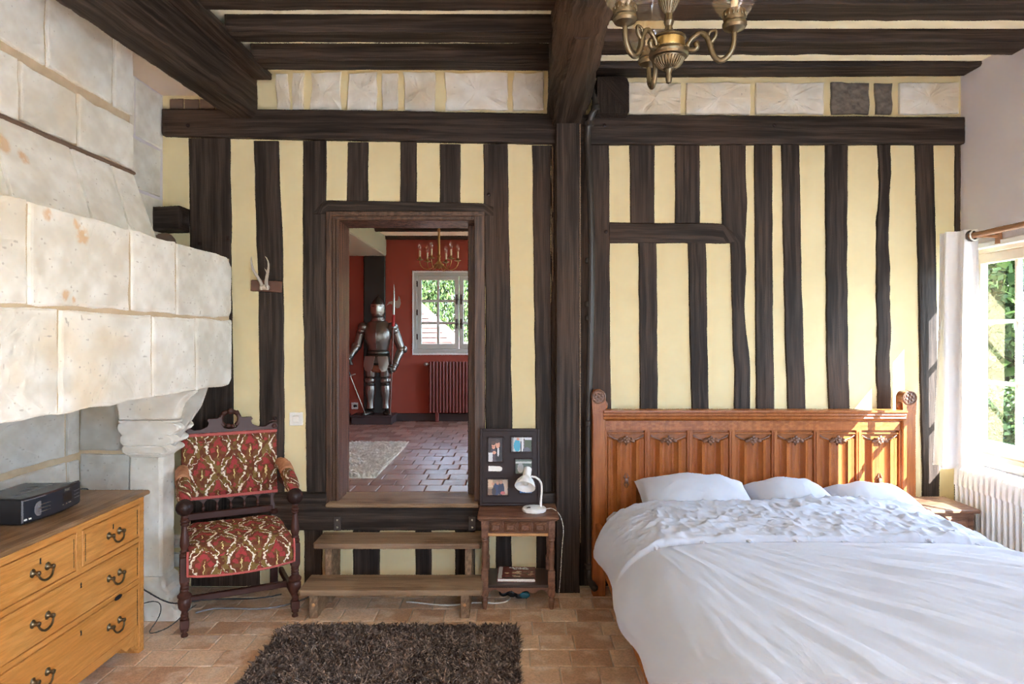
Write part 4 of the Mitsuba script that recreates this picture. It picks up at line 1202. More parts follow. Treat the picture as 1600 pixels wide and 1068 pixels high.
ap_('seat_rail', cat([box(.02, CW - .02, .0, .022, .335, .41), box(.02, CW - .02, CD - .03, CD, .335, .41), box(.0, .02, .02, CD - .02, .335, .41), box(CW - .02, CW, .02, CD - .02, .335, .41)]))


def seat_ring(z, ins, n=26, sag=0.0):
    x0, x1, y0, y1 = -.018 + .03, CW + .018 - .03, -.045, CD - .03
    pts = []
    for (ax, ay), (bx, by) in zip(((x0, y0), (x1, y0), (x1, y1), (x0, y1)), ((x1, y0), (x1, y1), (x0, y1), (x0, y0))):
        for t in np.arange(n) / n:
            pts.append((ax + (bx - ax) * t, ay + (by - ay) * t))
    p = np.array(pts)
    c = np.array([(x0 + x1) / 2, (y0 + y1) / 2])
    hw = np.array([(x1 - x0) / 2, (y1 - y0) / 2])
    u = (p - c) / hw
    rnd = np.clip(np.abs(u).min(1), 0, 1)
    q = c + u * (hw - ins) * (1 - .035 * (rnd[:, None] ** 6))
    zz = np.full(len(q), z) + sag * (1.0 - np.abs(u[:, 0]) ** 2 * 1.0) * (u[:, 1] < -.9) + .012 * (meshkit.noise(np.column_stack([q * 14, q[:, 0] * 0]), 3) - .5) * (z > .42)
    return np.column_stack([q, zz])


rings = [seat_ring(.318, .0, sag=-.020), seat_ring(.325, -.006, sag=-.019), seat_ring(.36, -.010, sag=-.012), seat_ring(.41, -.008), seat_ring(.440, -.002), seat_ring(.462, .012), seat_ring(.478, .04), seat_ring(.487, .09), seat_ring(.488, .14), seat_ring(.482, .19)]
m = loft(rings)
vv = m[0]
suv = np.column_stack([vv[:, 0], vv[:, 1] + vv[:, 2] * 1.0 + .06])
ap_('seat', m, 'fabric', True, uv=suv)
fr = rings[1]
n_ = 26
ap_('piping', tube(np.vstack([fr[3 * n_ + 8:], fr[:n_ + 19]]), .0065, 8), 'piping', True)
ap_('piping', tube([(-.0 + .012, -.052, .325), (.012, -.056, .37), (.012, -.05, .42), (.014, -.04, .45)], .006, 8), 'piping', True)
ap_('piping', tube([(CW - .012, -.052, .325), (CW - .012, -.056, .37), (CW - .012, -.05, .42), (CW - .014, -.04, .45)], .006, 8), 'piping', True)
# upholstered back
bx0, bx1, bz0, bz1 = .0, CW - .022, .612, .972
lean = lambda z: CD - .022 + (z - .5) * .09
un, vn = np.linspace(0, 1, 30), np.linspace(0, 1, 22)
P = np.array([[(bx0 + (bx1 - bx0) * u, lean(bz0 + (bz1 - bz0) * w) - .006 - .030 * (1 - abs(2 * u - 1) ** 4) ** .5 * (1 - abs(2 * w - 1) ** 6) ** .5, bz0 + (bz1 - bz0) * w) for u in un] for w in vn])
Pb = P.copy()
Pb[..., 1] = np.array([lean(bz0 + (bz1 - bz0) * w) + .034 for w in vn])[:, None]
g1, g2 = grid(P), grid(Pb)
ru = np.concatenate([P[0], P[1:, -1], P[-1, -2::-1], P[-2:0:-1, 0]])
rb = np.concatenate([Pb[0], Pb[1:, -1], Pb[-1, -2::-1], Pb[-2:0:-1, 0]])
sd = loft([ru, rb], cap=False)
m = cat([g1, (g2[0], g2[1][:, ::-1]), sd])
ap_('back_cushion', m, 'fabric', False if False else True, uv=np.column_stack([m[0][:, 0] + .075, m[0][:, 2] + .015]))
ap_('back_piping', box(bx0 - .003, bx1 + .003, lean(bz1) - .016, lean(bz1) + .03, bz1 - .006, bz1 + .012, .003), 'piping')
ap_('back_piping', box(bx0 + .01, bx1 + .003, lean(bz0) - .014, lean(bz0) + .03, bz0 - .013, bz0 + .005, .003), 'piping')
# carved crest
yb0, yb1 = lean(.99) - .008, lean(.99) + .028
half_c = [(-.265, .985), (-.275, 1.0), (-.270, 1.02), (-.235, 1.022), (-.215, 1.012), (-.20, 1.002), (-.165, 1.004), (-.145, 1.012), (-.125, 1.022), (-.118, 1.045), (-.128, 1.056), (-.122, 1.066), (-.070, 1.066), (-.058, 1.075), (-.046, 1.056), (-.052, 1.03), (-.035, 1.008), (-.012, 1.0)]
poly = half_c + [(-x, z) for x, z in half_c[::-1]]
cx = (bx0 + bx1) / 2
crest = ap_('crest', shift(prism(poly, yb0, yb1), (cx, 0, 0)), smooth=20)
th = np.linspace(-.95, 2 * math.pi - 2.2, 40)
ring = np.stack([cx + .052 * np.cos(th), np.full(40, (yb0 + yb1) / 2 - .004), 1.058 + .048 * np.sin(th)], 1)
ap_('ring', tube(ring, .0135, 10), 'mahogany', True, parent=crest)
for dx, dz, r in ((0, 1.108, .019), (-.036, 1.098, .015), (.036, 1.098, .015), (-.012, 1.022, .014), (.014, 1.018, .012), (-.253, 1.004, .015), (.253, 1.004, .015)):
    ap_('bead', ball((cx + dx, yb0 - .004, dz), (r, r * .9, r), 12), 'mahogany', True, parent=crest)
for s in (-1, 1):
    ap_('scroll', tube(curve([(cx + s * .27, yb0 + .01, 1.0), (cx + s * .285, yb0 + .01, 1.02), (cx + s * .26, yb0 + .01, 1.034), (cx + s * .225, yb0 + .01, 1.028)], 12), np.linspace(.011, .004, 12), 8), 'mahogany', True, parent=crest)
# little arcade under the back
ap_('gallery_rail', box(.03, CW - .05, lean(.5) - .002, lean(.5) + .028, .482, .522, .004))
nb_ = 6
wd = (CW - .10) / nb_
pol = [(.04, .605)]
pts_ = [(.04, .606), (CW - .06, .606)]
for k in range(nb_ - 1, -1, -1):
    x0 = .04 + k * wd
    for t in np.linspace(math.pi * 0, math.pi, 12):
        lob = 1 + .16 * abs(math.cos(1.5 * t))
        pts_.append((x0 + wd / 2 + (wd / 2 - .006) * math.cos(t), .573 + .020 * math.sin(t) * lob))
ap_('gallery_arch', prism(pts_, lean(.58) - .0, lean(.58) + .022), smooth=20)
for k in range(1, nb_):
    x = .04 + k * wd
    ap_('gallery_spindle', shift(lathe([(.004, .524), (.008, .528), (.005, .533), (.010, .541), (.010, .549), (.005, .556), (.007, .561), (.004, .566), (.004, .576)], 10), (x, lean(.54) + .012, 0)))
# padded arms
for x, s in ((.0, -1), (CW, 1)):
    pth = curve([(x + s * -.012, CD + .01, .765), (x, CD - .10, .772), (x, .22, .745), (x, .085, .712), (x, .035, .69)], 26)
    rr = np.interp(np.linspace(0, 1, 26), [0, .08, .3, .8, .95, 1], [.022, .032, .038, .040, .036, .022])
    m = tube(pth, rr, 14)
    ap_('arm_pad', m, 'worn_velvet' if False else 'fabric', True, uv=np.column_stack([m[0][:, 0] * 1.0 + m[0][:, 2], m[0][:, 1]]))
    m2 = tube(pth[1:15] + [0, 0, .012], rr[1:15] * .985, 14)
    ap_('worn_patch', m2, 'worn_velvet', True, 'rubbed tan patch on the arm', parent=AC)
    ap_('arm_rail', box(x - .014, x + .014, .0, CD, .665, .69, .004))
# torn lining hanging under the seat
for pts4 in ([(.20, .02, .315), (.50, .05, .330), (.49, .20, .325), (.24, .16, .270)], [(.30, .10, .300), (.56, .16, .335), (.55, .21, .328), (.33, .18, .255)], [(.08, .06, .325), (.30, .08, .31), (.28, .22, .285), (.10, .2, .31)]):
    p = np.array(pts4)
    ap_('torn_lining', loft([p, p + [0, 0, .004]]), 'kraft', False, 'torn brown lining hanging below the seat')

# ------------------------------------------------------------------ steps up to the doorway
ST = thing('step_stool', 'weathered two tread wooden steps up to the doorway of the red room', 'steps')


def tread(x0, x1, y0, y1, z, t):
    pl2 = [(x0 + .012, y0), (x1 - .012, y0), (x1, y0 + .012), (x1, y1), (x0, y1), (x0, y0 + .012)]
    c = np.array(pl2).mean(0)
    r = lambda zz, k: np.column_stack([c + (np.array(pl2) - c) * (1 - np.array([k, k * 3])), np.full(6, zz)])
    return loft([r(z - t, .006), r(z - t + .006, 0), r(z - .005, 0), r(z, .006)])


part(ST, 'tread', tread(-1.160, -0.178, 3.965, 4.205, .355, .03), 'step_wood')
part(ST, 'tread', tread(-1.172, -0.163, 3.735, 3.985, .170, .03), 'step_wood')
for x0, x1 in ((-1.122, -1.075), (-0.285, -0.236)):
    part(ST, 'leg', box(x0, x1, 3.775, 3.99, 0, .141, .003), 'step_wood')
for x0, x1 in ((-1.095, -1.055), (-0.275, -0.235)):
    part(ST, 'leg', box(x0, x1, 3.995, 4.20, 0, .326, .003), 'step_wood')
for x in (-1.098, -0.262):
    part(ST, 'peg', shift(axis_rot(lathe([(.010, 0), (.009, .003), (.001, .004)], 10), [1, 0, 0], 90), (x, 3.776, .075)), 'pale_wood')

# ------------------------------------------------------------------ side table with lamp, frame and book
SB = thing('side_table', 'small brown oak side table with turned legs right of the steps', 'side table')
ax0, ax1, ay0, ay1, az = -0.198, 0.268, 3.865, 4.205, 0.532
part(SB, 'table_top', cat([box(ax0, ax1, ay0, ay1, az - .013, az, .005), box(ax0 + .008, ax1 - .008, ay0 + .008, ay1 - .005, az - .022, az - .012, .004)]), 'table_wood')
part(SB, 'apron', cat([box(ax0 + .06, ax1 - .06, ay0 + .035, ay0 + .052, az - .095, az - .02), box(ax0 + .035, ax0 + .05, ay0 + .06, ay1 - .04, az - .095, az - .02), box(ax1 - .05, ax1 - .035, ay0 + .06, ay1 - .04, az - .095, az - .02), box(ax0 + .06, ax1 - .06, ay1 - .045, ay1 - .03, az - .095, az - .02)]), 'table_wood')
part(SB, 'lower_rail', box(ax0 + .06, ax1 - .06, ay0 + .028, ay0 + .05, az - .112, az - .096, .002), 'pale_wood', label='pale bare rail')
dd = (ax1 - ax0 - .13) / 4
for k in range(4):
    xa = ax0 + .065 + k * dd
    r = lambda i, y: [(xa + i, y, az - .092 + i * .9), (xa + dd - i, y, az - .092 + i * .9), (xa + dd - i, y, az - .027 - i * .9), (xa + i, y, az - .027 - i * .9)]
    part(SB, 'carved_panel', loft([r(.002, ay0 + .036), r(.004, ay0 + .028), r(.020, ay0 + .012), r(.024, ay0 + .018)]), 'table_wood', False)
tl = [(.0175, .410), (.020, .405), (.0175, .400), (.020, .394), (.0175, .388), (.0145, .384), (.0165, .36), (.0175, .32), (.0165, .26), (.0145, .235), (.0175, .23), (.020, .226), (.0175, .220)]
tf = [(.011, 0), (.013, .01), (.018, .045), (.018, .056), (.013, .064), (.018, .070), (.016, .076)]
for x in (ax0 + .042, ax1 - .042):
    for y in (ay0 + .045, ay1 - .035):
        part(SB, 'leg', cat([box(x - .020, x + .020, y - .020, y + .020, .41, az - .02, .003), shift(lathe(tl[::-1], 14), (x, y, 0)), box(x - .020, x + .020, y - .020, y + .020, .076, .222, .003), shift(lathe(tf, 12), (x, y, 0))]), 'table_wood')
part(SB, 'shelf', box(ax0 + .03, ax1 - .03, ay0 + .03, ay1 - .02, .125, .141, .003), 'dark_shelf')
pts_ = [(ax0 + .062, .125), (ax1 - .062, .125), (ax1 - .062, .085)] + [(ax1 - .062 - (ax1 - ax0 - .124) * t, .10 + .018 * math.sin(t * math.pi * 4) ** 2 - .012 * math.sin(math.pi * t)) for t in np.linspace(.03, .97, 30)] + [(ax0 + .062, .085)]
part(SB, 'carved_apron', prism(pts_, ay0 + .036, ay0 + .050), 'table_wood', False)

LP = thing('desk_lamp', 'white enamelled desk lamp with bent stem on the side table', 'lamp')
lx, ly = .13, 4.015
part(LP, 'base', shift(lathe([(.064, 0), (.070, .004), (.071, .016), (.066, .023), (.055, .025), (.001, .026)], 36), (lx, ly, az)), 'white_enamel', 30)
part(LP, 'switch', box(lx - .045, lx - .022, ly - .03, ly - .018, az + .024, az + .031, .003), 'black_plastic')
st = curve([(lx + .042, ly + .01, az + .02), (lx + .044, ly + .01, az + .10), (lx + .040, ly + .004, az + .165), (lx + .018, ly - .012, az + .196), (lx - .012, ly - .024, az + .208), (lx - .03, ly - .028, az + .206)], 40)
part(LP, 'stem', tube(st, .0065, 12), 'white_enamel', True)
ax_ = np.array([-.16, -.66, -.73])
ax_ /= np.linalg.norm(ax_)
lo_ = np.array([lx - .040, ly - .025, az + .235])
xa_ = np.cross(ax_, [0, 0, 1.0])
xa_ /= np.linalg.norm(xa_)
ya_ = np.cross(ax_, xa_)


def lampm(m):
    v = np.asarray(m[0])
    return lo_ + v[:, :1] * xa_ + v[:, 1:2] * ya_ + v[:, 2:] * ax_, m[1]


outer = [(.001, -.028), (.018, -.027), (.0225, -.022), (.0235, .0), (.0235, .030), (.028, .036), (.048, .060), (.058, .085), (.060, .100), (.0585, .100), (.056, .085), (.046, .062), (.027, .040), (.021, .034), (.001, .033)]
sh = part(LP, 'shade', lampm(lathe(outer, 36)), 'white_enamel', 40)
part(sh, 'bulb', lampm(ball((0, 0, .066), (.019, .019, .026), 16)), 'white_plastic', True)
part(LP, 'cord', tube(curve([(lx + .07, ly + .01, az + .008), (lx + .10, ly + .02, az + .012), (lx + .135, ly + .01, az - .004), (lx + .165, ly - .005, az - .06), (lx + .168, ly + .02, az - .2), (lx + .162, ly + .05, .2), (lx + .15, ly + .08, .008)], 40), .0021, 6), 'white_plastic', True)

PF = thing('photo_frame', 'dark wooden multi photo frame leaning on the wall at the back of the side table', 'photo frame')
FH, FWd = .462, .366
fx0, fz0 = -.196, az + .001


def F(m, k=0.0):
    """Frame space (x across, y depth, z up) leaned back against the wall."""
    v = np.asarray(m[0])
    t = math.radians(7)
    return np.column_stack([fx0 + v[:, 0], 4.133 + v[:, 2] * math.sin(t) + v[:, 1] * math.cos(t), fz0 + v[:, 2] * math.cos(t) - v[:, 1] * math.sin(t) + .003]), m[1]


def rim(x0, x1, z0, z1, w, y0, y1):
    return cat([box(x0, x0 + w, y0, y1, z0, z1, .002), box(x1 - w, x1, y0, y1, z0, z1, .002), box(x0 + w, x1 - w, y0, y1, z0, z0 + w, .002), box(x0 + w, x1 - w, y0, y1, z1 - w, z1, .002)])


part(PF, 'board', F(box(.008, FWd - .008, 0, .014, .008, FH - .008)), 'frame_wood')
part(PF, 'border', F(rim(0, FWd, 0, FH, .016, -.010, .016)), 'frame_wood')
VC = lambda m, rgb: np.tile([list(rgb)], (len(m[0]), 1))


def picture(x0, x1, z0, z1, bg, shapes):
    p = part(PF, 'mount', F(rim(x0 - .009, x1 + .009, z0 - .009, z1 + .009, .009, -.008, .002)), 'frame_wood')
    ms, cs = [box(x0, x1, -.0015, .0, z0, z1)], [bg]
    for k, (kind, a, b, c, d, rgb) in enumerate(shapes):
        w, h = x1 - x0, z1 - z0
        if kind == 'r':
            ms.append(box(x0 + a * w, x0 + b * w, -.0018 - .0002 * k, -.001, z0 + c * h, z0 + d * h))
        else:
            t = np.linspace(0, 2 * math.pi, 15)[:-1]
            px_, pz_ = x0 + (a + c * np.cos(t)) * w, z0 + (b + d * np.sin(t)) * h
            px_, pz_ = np.clip(px_, x0, x1), np.clip(pz_, z0, z1)
            ms.append(loft([np.stack([px_, t * 0 - .001, pz_], 1), np.stack([px_, t * 0 - .0018 - .0002 * k, pz_], 1)]))
        cs.append(rgb)
    part(p, 'print', F(cat(ms)), 'print', False, color=np.vstack([VC(m_, c_) for m_, c_ in zip(ms, cs)]))


sk, blk, wht, navy = (.55, .28, .2), (.02, .018, .022), (.6, .58, .58), (.03, .05, .12)
picture(.052, .138, .262, .405, (.035, .02, .02), [('e', .38, .25, .3, .32, (.07, .05, .07)), ('e', .75, .28, .26, .36, blk), ('r', 0, .3, 0, .38, wht), ('e', .70, .42, .07, .22, wht), ('e', .36, .66, .13, .14, sk), ('e', .66, .72, .16, .16, sk), ('e', .42, .38, .14, .07, sk), ('e', .34, .78, .15, .09, (.06, .03, .02)), ('e', .64, .86, .17, .08, (.05, .03, .025)), ('e', .33, .62, .05, .02, (.3, .08, .07))])
picture(.193, .316, .322, .408, (.5, .5, .5), [('r', .66, 1, 0, .85, (.07, .09, .05)), ('r', 0, .1, 0, 1, (.2, .19, .18)), ('e', .28, .42, .17, .42, (.05, .33, .46)), ('e', .32, .88, .07, .11, sk), ('r', .52, .6, 0, 1, wht), ('r', .6, .66, .1, .9, (.12, .11, .1)), ('r', .66, 1, .82, 1, (.55, .56, .6)), ('r', .44, .5, .0, .7, (.12, .12, .14)), ('e', .75, .1, .2, .2, (.1, .1, .13))])
picture(.218, .316, .19, .275, (.10, .13, .10), [('r', 0, 1, .72, .85, (.5, .52, .5)), ('e', .3, .4, .2, .35, (.35, .36, .36)), ('e', .7, .3, .2, .3, (.14, .15, .14))])
picture(.050, .170, .062, .155, (.35, .24, .16), [('r', 0, .25, .5, 1, (.6, .42, .28)), ('r', .75, 1, .1, 1, (.5, .4, .33)), ('r', .0, .3, 0, .4, (.2, .12, .08)), ('e', .42, .35, .16, .42, navy), ('e', .67, .38, .16, .44, (.02, .03, .07)), ('e', .48, .78, .065, .11, sk), ('e', .66, .8, .065, .11, sk), ('e', .3, .22, .1, .3, (.05, .04, .05)), ('e', .75, .14, .12, .12, (.45, .12, .12)), ('e', .25, .72, .06, .09, sk)])
picture(.243, .316, .075, .155, (.10, .2, .4), [('r', 0, .55, .4, 1, (.6, .2, .07)), ('e', .5, .1, .6, .35, (.07, .2, .5)), ('e', .3, .5, .25, .2, (.5, .1, .06)), ('e', .8, .7, .2, .3, (.05, .04, .05))])
part(PF, 'paper_slip', F(loft([[(a, y, b) for a, b in ((.052, .205), (.122, .203), (.135, .209), (.136, .225), (.125, .234), (.052, .236))] for y in (.0, -.003)])), 'paper', False, 'blank white paper slip')

BK = thing('book', 'large paperback book lying on the lower shelf of the side table', 'book')
bm = lambda m: shift(rotz(m, -1.5), (.028, 4.045, .1415))
part(BK, 'pages', bm(box(-.108, .108, -.100, .100, .002, .018)), 'paper', False)
part(BK, 'cover', bm(cat([box(-.112, .110, -.103, .104, .018, .0195), box(-.112, .110, -.103, .104, 0, .0015), box(-.1135, -.1115, -.103, .104, 0, .0195)])), 'print', False, color=np.tile([[.14, .035, .028]], (24, 1)))
ms, cs = [box(-.108, -.085, -.10, .10, .0196, .0200)], [(.55, .53, .5)]
r2 = np.random.default_rng(4)
for k in range(26):
    a, b = r2.uniform(-.07, .095), r2.uniform(-.075, .02)
    ms.append(shift(lathe([(1, 0), (1, .0003)], 9), (0, 0, .0196 + .00002 * k)))
    ms[-1] = (ms[-1][0] * [r2.uniform(.006, .02), r2.uniform(.005, .013), 1] + [a, b, 0], ms[-1][1])
    cs.append([(.42, .27, .17), (.30, .10, .08), (.10, .07, .04), (.5, .38, .27)][k % 4])
ms.append(box(-.08, .108, -.10, -.082, .0196, .0202))
cs.append((.06, .05, .045))
part(BK, 'cover_picture', bm(cat(ms)), 'print', False, color=np.vstack([VC(m_, c_) for m_, c_ in zip(ms, cs)]))
for k, s in enumerate(('The Lady and', 'the Unicorn')):
    t = meshkit.text_mesh(s, .0125, .0006, True)
    v = np.array(t.vertices)
    part(BK, 'title', bm((np.column_stack([v[:, 0] - v[:, 0].mean() + .012 + .012 * k, v[:, 1] + .078 - k * .020, v[:, 2] + .0196]), np.array(t.faces))), 'paper', False)

AD = thing('plug_adapter', 'dark plug adapter with a teal face on the floor under the side table', 'plug adapter')
part(AD, 'body', cat([box(.02, .10, 4.05, 4.11, 0, .055, .012), ball((.0, 4.09, .03), (.035, .03, .03), 10), ball((-.05, 4.10, .024), (.03, .03, .024), 10)]), 'black_plastic')
part(AD, 'face', ball((.075, 4.052, .026), (.032, .012, .020), 12), 'teal')
put(thing('white_cable', 'white cable lying on the tiles below the steps and side table', 'cable'), tube(curve([(-.62, 4.0, .006), (-.5, 3.97, .006), (-.35, 3.95, .006), (-.2, 3.985, .006), (-.08, 3.98, .006), (-.01, 4.05, .008)], 40), .0045, 6), 'white_plastic', True)

# ------------------------------------------------------------------ small things on the wall
SW = thing('light_switch', 'white square light switch on the plaster between two studs left of the doorway', 'light switch')
part(SW, 'plate', box(-1.386, -1.303, 4.250, 4.263, 1.004, 1.086, .003), 'white_plastic')
part(SW, 'rocker', box(-1.366, -1.323, 4.244, 4.252, 1.024, 1.066, .004), 'white_plastic')
AN = thing('antlers', 'small pair of roe deer antlers mounted on a wooden plaque', 'antlers')
part(AN, 'plaque', axis_rot(box(-1.617, -1.427, 4.224, 4.244, 1.835, 1.905, .004), [0, 1, 0], 3, (-1.52, 4.23, 1.87)), 'plaque')
part(AN, 'skull', cat([ball((-1.526, 4.212, 1.862), (.034, .016, .018), 12), ball((-1.545, 4.206, 1.858), (.012, .012, .018), 8), ball((-1.506, 4.206, 1.858), (.012, .012, .018), 8)]), 'antler')
for pts3, rr, tine in (([(-1.541, 4.205, 1.868), (-1.550, 4.19, 1.905), (-1.572, 4.17, 1.950), (-1.585, 4.155, 2.0), (-1.583, 4.15, 2.045)], [.011, .010, .008, .006, .002], [(-1.575, 4.168, 1.955), (-1.588, 4.15, 1.975)]),
                       ([(-1.511, 4.205, 1.868), (-1.507, 4.19, 1.905), (-1.490, 4.17, 1.955), (-1.481, 4.155, 1.995), (-1.500, 4.15, 2.045)], [.011, .010, .008, .006, .002], [(-1.494, 4.172, 1.945), (-1.505, 4.15, 1.975)])):
    part(AN, 'antler', cat([tube(curve(pts3, 18), np.interp(np.linspace(0, 1, 18), np.linspace(0, 1, 5), rr), 8), tube([tine[0], tuple((np.array(tine[0]) + tine[1]) / 2), tine[1]], [.006, .004, .001], 6)]), 'antler', True)
SO = thing('wall_socket', 'pale wall socket with a white plug behind the armchair', 'wall socket')
part(SO, 'plate', box(-2.125, -2.045, 4.243, 4.263, .245, .325, .004), 'white_plastic')
part(SO, 'plug', cat([shift(axis_rot(lathe([(.018, 0), (.018, .03), (.012, .045)], 12), [1, 0, 0], 90), (-2.082, 4.243, .285)), tube(curve([(-2.082, 4.20, .285), (-2.08, 4.18, .25), (-2.085, 4.19, .12), (-2.09, 4.2, .01)], 14), .004, 6)]), 'white_plastic')
part(SO, 'trunking', box(-2.13, -2.04, 4.235, 4.262, .13, .215, .004), 'white_plastic')
BC = thing('black_cable', 'black cable looping on the floor between the chest and the armchair', 'cable')
part(BC, 'cord', tube(curve([(-2.2, 3.50, .34), (-1.98, 3.60, .25), (-1.90, 3.66, .16), (-1.84, 3.70, .115), (-1.74, 3.74, .11), (-1.6, 3.85, .08), (-1.35, 4.0, .05)], 40), .0038, 6), 'black_cord', True)
part(BC, 'cord', tube(curve([(-2.15, 3.55, .06), (-1.98, 3.62, .135), (-1.89, 3.66, .13), (-1.885, 3.62, .05), (-1.90, 3.58, .006), (-1.86, 3.60, .005), (-1.78, 3.66, .05), (-1.73, 3.74, .09)], 40), .0025, 6), 'black_cord', True)
put(thing('grey_cable', 'thin grey cable on the tiles under the armchair seat', 'cable'), tube(curve([(-1.75, 3.78, .03), (-1.62, 3.85, .028), (-1.5, 3.86, .02), (-1.38, 3.9, .01), (-1.22, 4.05, .008), (-1.18, 4.15, .007)], 30), .005, 6), 'grey_plastic', True)


# ------------------------------------------------------------------ rugs
def rug(key, label, x0, x1, y0, y1, z, corner, n, length, width, mat_, seed, gap=None):
    k = thing(key, label, 'rug')
    r = np.random.default_rng(seed)
    pl3 = []
    for cx_, cy_, a0 in ((x1 - corner, y1 - corner, 0), (x0 + corner, y1 - corner, 90), (x0 + corner, y0 + corner, 180), (x1 - corner, y0 + corner, 270)):
        for a in np.linspace(a0, a0 + 90, 7):
            pl3.append((cx_ + corner * math.cos(math.radians(a)), cy_ + corner * math.sin(math.radians(a))))
    pl3 = np.array(pl3)
    part(k, 'backing', loft([np.column_stack([pl3, np.full(len(pl3), z + .001)]), np.column_stack([pl3, np.full(len(pl3), z + .007)])]), 'dark_base' if mat_ == 'brown_pile' else 'pale_pile', False)
    p = np.column_stack([r.uniform(x0, x1, n * 2), r.uniform(y0, y1, n * 2)])
    q = np.maximum(np.abs(p - [(x0 + x1) / 2, (y0 + y1) / 2]) - [(x1 - x0) / 2 - corner, (y1 - y0) / 2 - corner], 0)
    p = p[np.linalg.norm(q, axis=1) < corner][:n]
    n = len(p)
    a = r.uniform(0, 2 * math.pi, n)
    clump = meshkit.fbm(np.column_stack([p * 16, p[:, 0] * 0]), 2, seed) * 6.28 * 2
    le = np.stack([np.cos(clump), np.sin(clump)], 1) * .45 + r.normal(size=(n, 2)) * .42
    L = length * r.uniform(.75, 1.15, n)
    d = np.column_stack([np.cos(a), np.sin(a), a * 0]) * (width * r.uniform(.7, 1.3, n))[:, None]
    b = np.column_stack([p, np.full(n, z + .006)])
    mid = b + np.column_stack([le * (L * .35)[:, None], L * .65])
    tip = b + np.column_stack([le * (L * .95)[:, None], L * .95])
    v = np.stack([b - d * .6, b + d * .6, mid - d, mid + d, tip - d * .5, tip + d * .5], 1).reshape(-1, 3)
    i = np.arange(n) * 6
    f = np.vstack([np.stack(t, 1) + 0 for t in ((i, i + 1, i + 3), (i, i + 3, i + 2), (i + 2, i + 3, i + 5), (i + 2, i + 5, i + 4))])
    tone = np.clip(r.random(n) ** 2.2 * 1.05 + .25 * (meshkit.noise(np.column_stack([p * 7, p[:, 0] * 0]), 9) - .5), 0, 1)
    stuff(part(k, 'pile', (v, f), mat_, False, uv=np.repeat(np.column_stack([tone, tone]), 6, 0)))


rug('shag_rug', 'dark brown shaggy rug on the tiles in front of the steps', -1.215, .035, 1.9, 3.635, 0, .05, 70000, .028, .0042, 'brown_pile', 3)
rug('pale_rug', 'cream shaggy rug on the tile floor of the red room', -1.92, -1.0, 5.0, 6.45, FZ, .02, 16000, .045, .008, 'pale_pile', 6)

# ------------------------------------------------------------------ lamp of the bedroom: three arms with glass shades
CL = thing('chandelier', 'antique brass three armed ceiling lamp with clear glass shades above the bed', 'chandelier')
hx, hy, hz = .505, 2.20, 2.372


def L(m, p=(0, 0, 0)):
    return shift(m, (hx + p[0], hy + p[1], hz + p[2]))


part(CL, 'finial', L(lathe([(.001, 0), (.008, .004), (.0105, .018), (.008, .032), (.011, .040), (.013, .048)], 16)), 'old_brass')
prof = [(.012, .046), (.020, .050), (.034, .060), (.045, .074), (.048, .082), (.058, .084), (.063, .090), (.064, .097), (.061, .104), (.054, .108), (.050, .110), (.050, .140), (.055, .143), (.054, .148), (.046, .152), (.030, .160), (.014, .170)]
part(CL, 'bowl', L(lathe(prof, 40)), 'old_brass', 25)
for k in range(28):
    a = 2 * math.pi * k / 28
    part(CL, 'rib', L(tube([(r * math.cos(a), r * math.sin(a), z) for r, z in ((.020, .0485), (.036, .060), (.048, .078))], [.0015, .0038, .003], 5)), 'old_brass', True)
part(CL, 'band', L(lathe([(.0508, .112), (.0518, .114), (.0518, .137), (.0508, .139)], 40)), 'brass')
stem = [(.014, .170), (.011, .185), (.014, .192), (.017, .200), (.014, .206), (.012, .225), (.020, .240), (.030, .262), (.034, .272), (.026, .276), (.016, .285), (.013, .300), (.017, .312), (.014, .32), (.030, .33), (.052, .345), (.058, .36), (.050, .375), (.030, .385), (.016, .40), (.012, .45)]
part(CL, 'stem', L(lathe(stem, 28)), 'old_brass', 25)
for k in range(20):
    a = 2 * math.pi * k / 20
    part(CL, 'rib', L(tube([(r * math.cos(a), r * math.sin(a), z) for r, z in ((.013, .228), (.021, .242), (.033, .268))], [.001, .0028, .002], 5)), 'old_brass', True)
part(CL, 'chain', L(tube([(0, 0, .44), (0, 0, .83)], .006, 8)), 'old_brass')
part(CL, 'ceiling_cup', L(lathe([(.012, .76), (.05, .80), (.055, .828), (.001, .83)], 24)), 'old_brass')
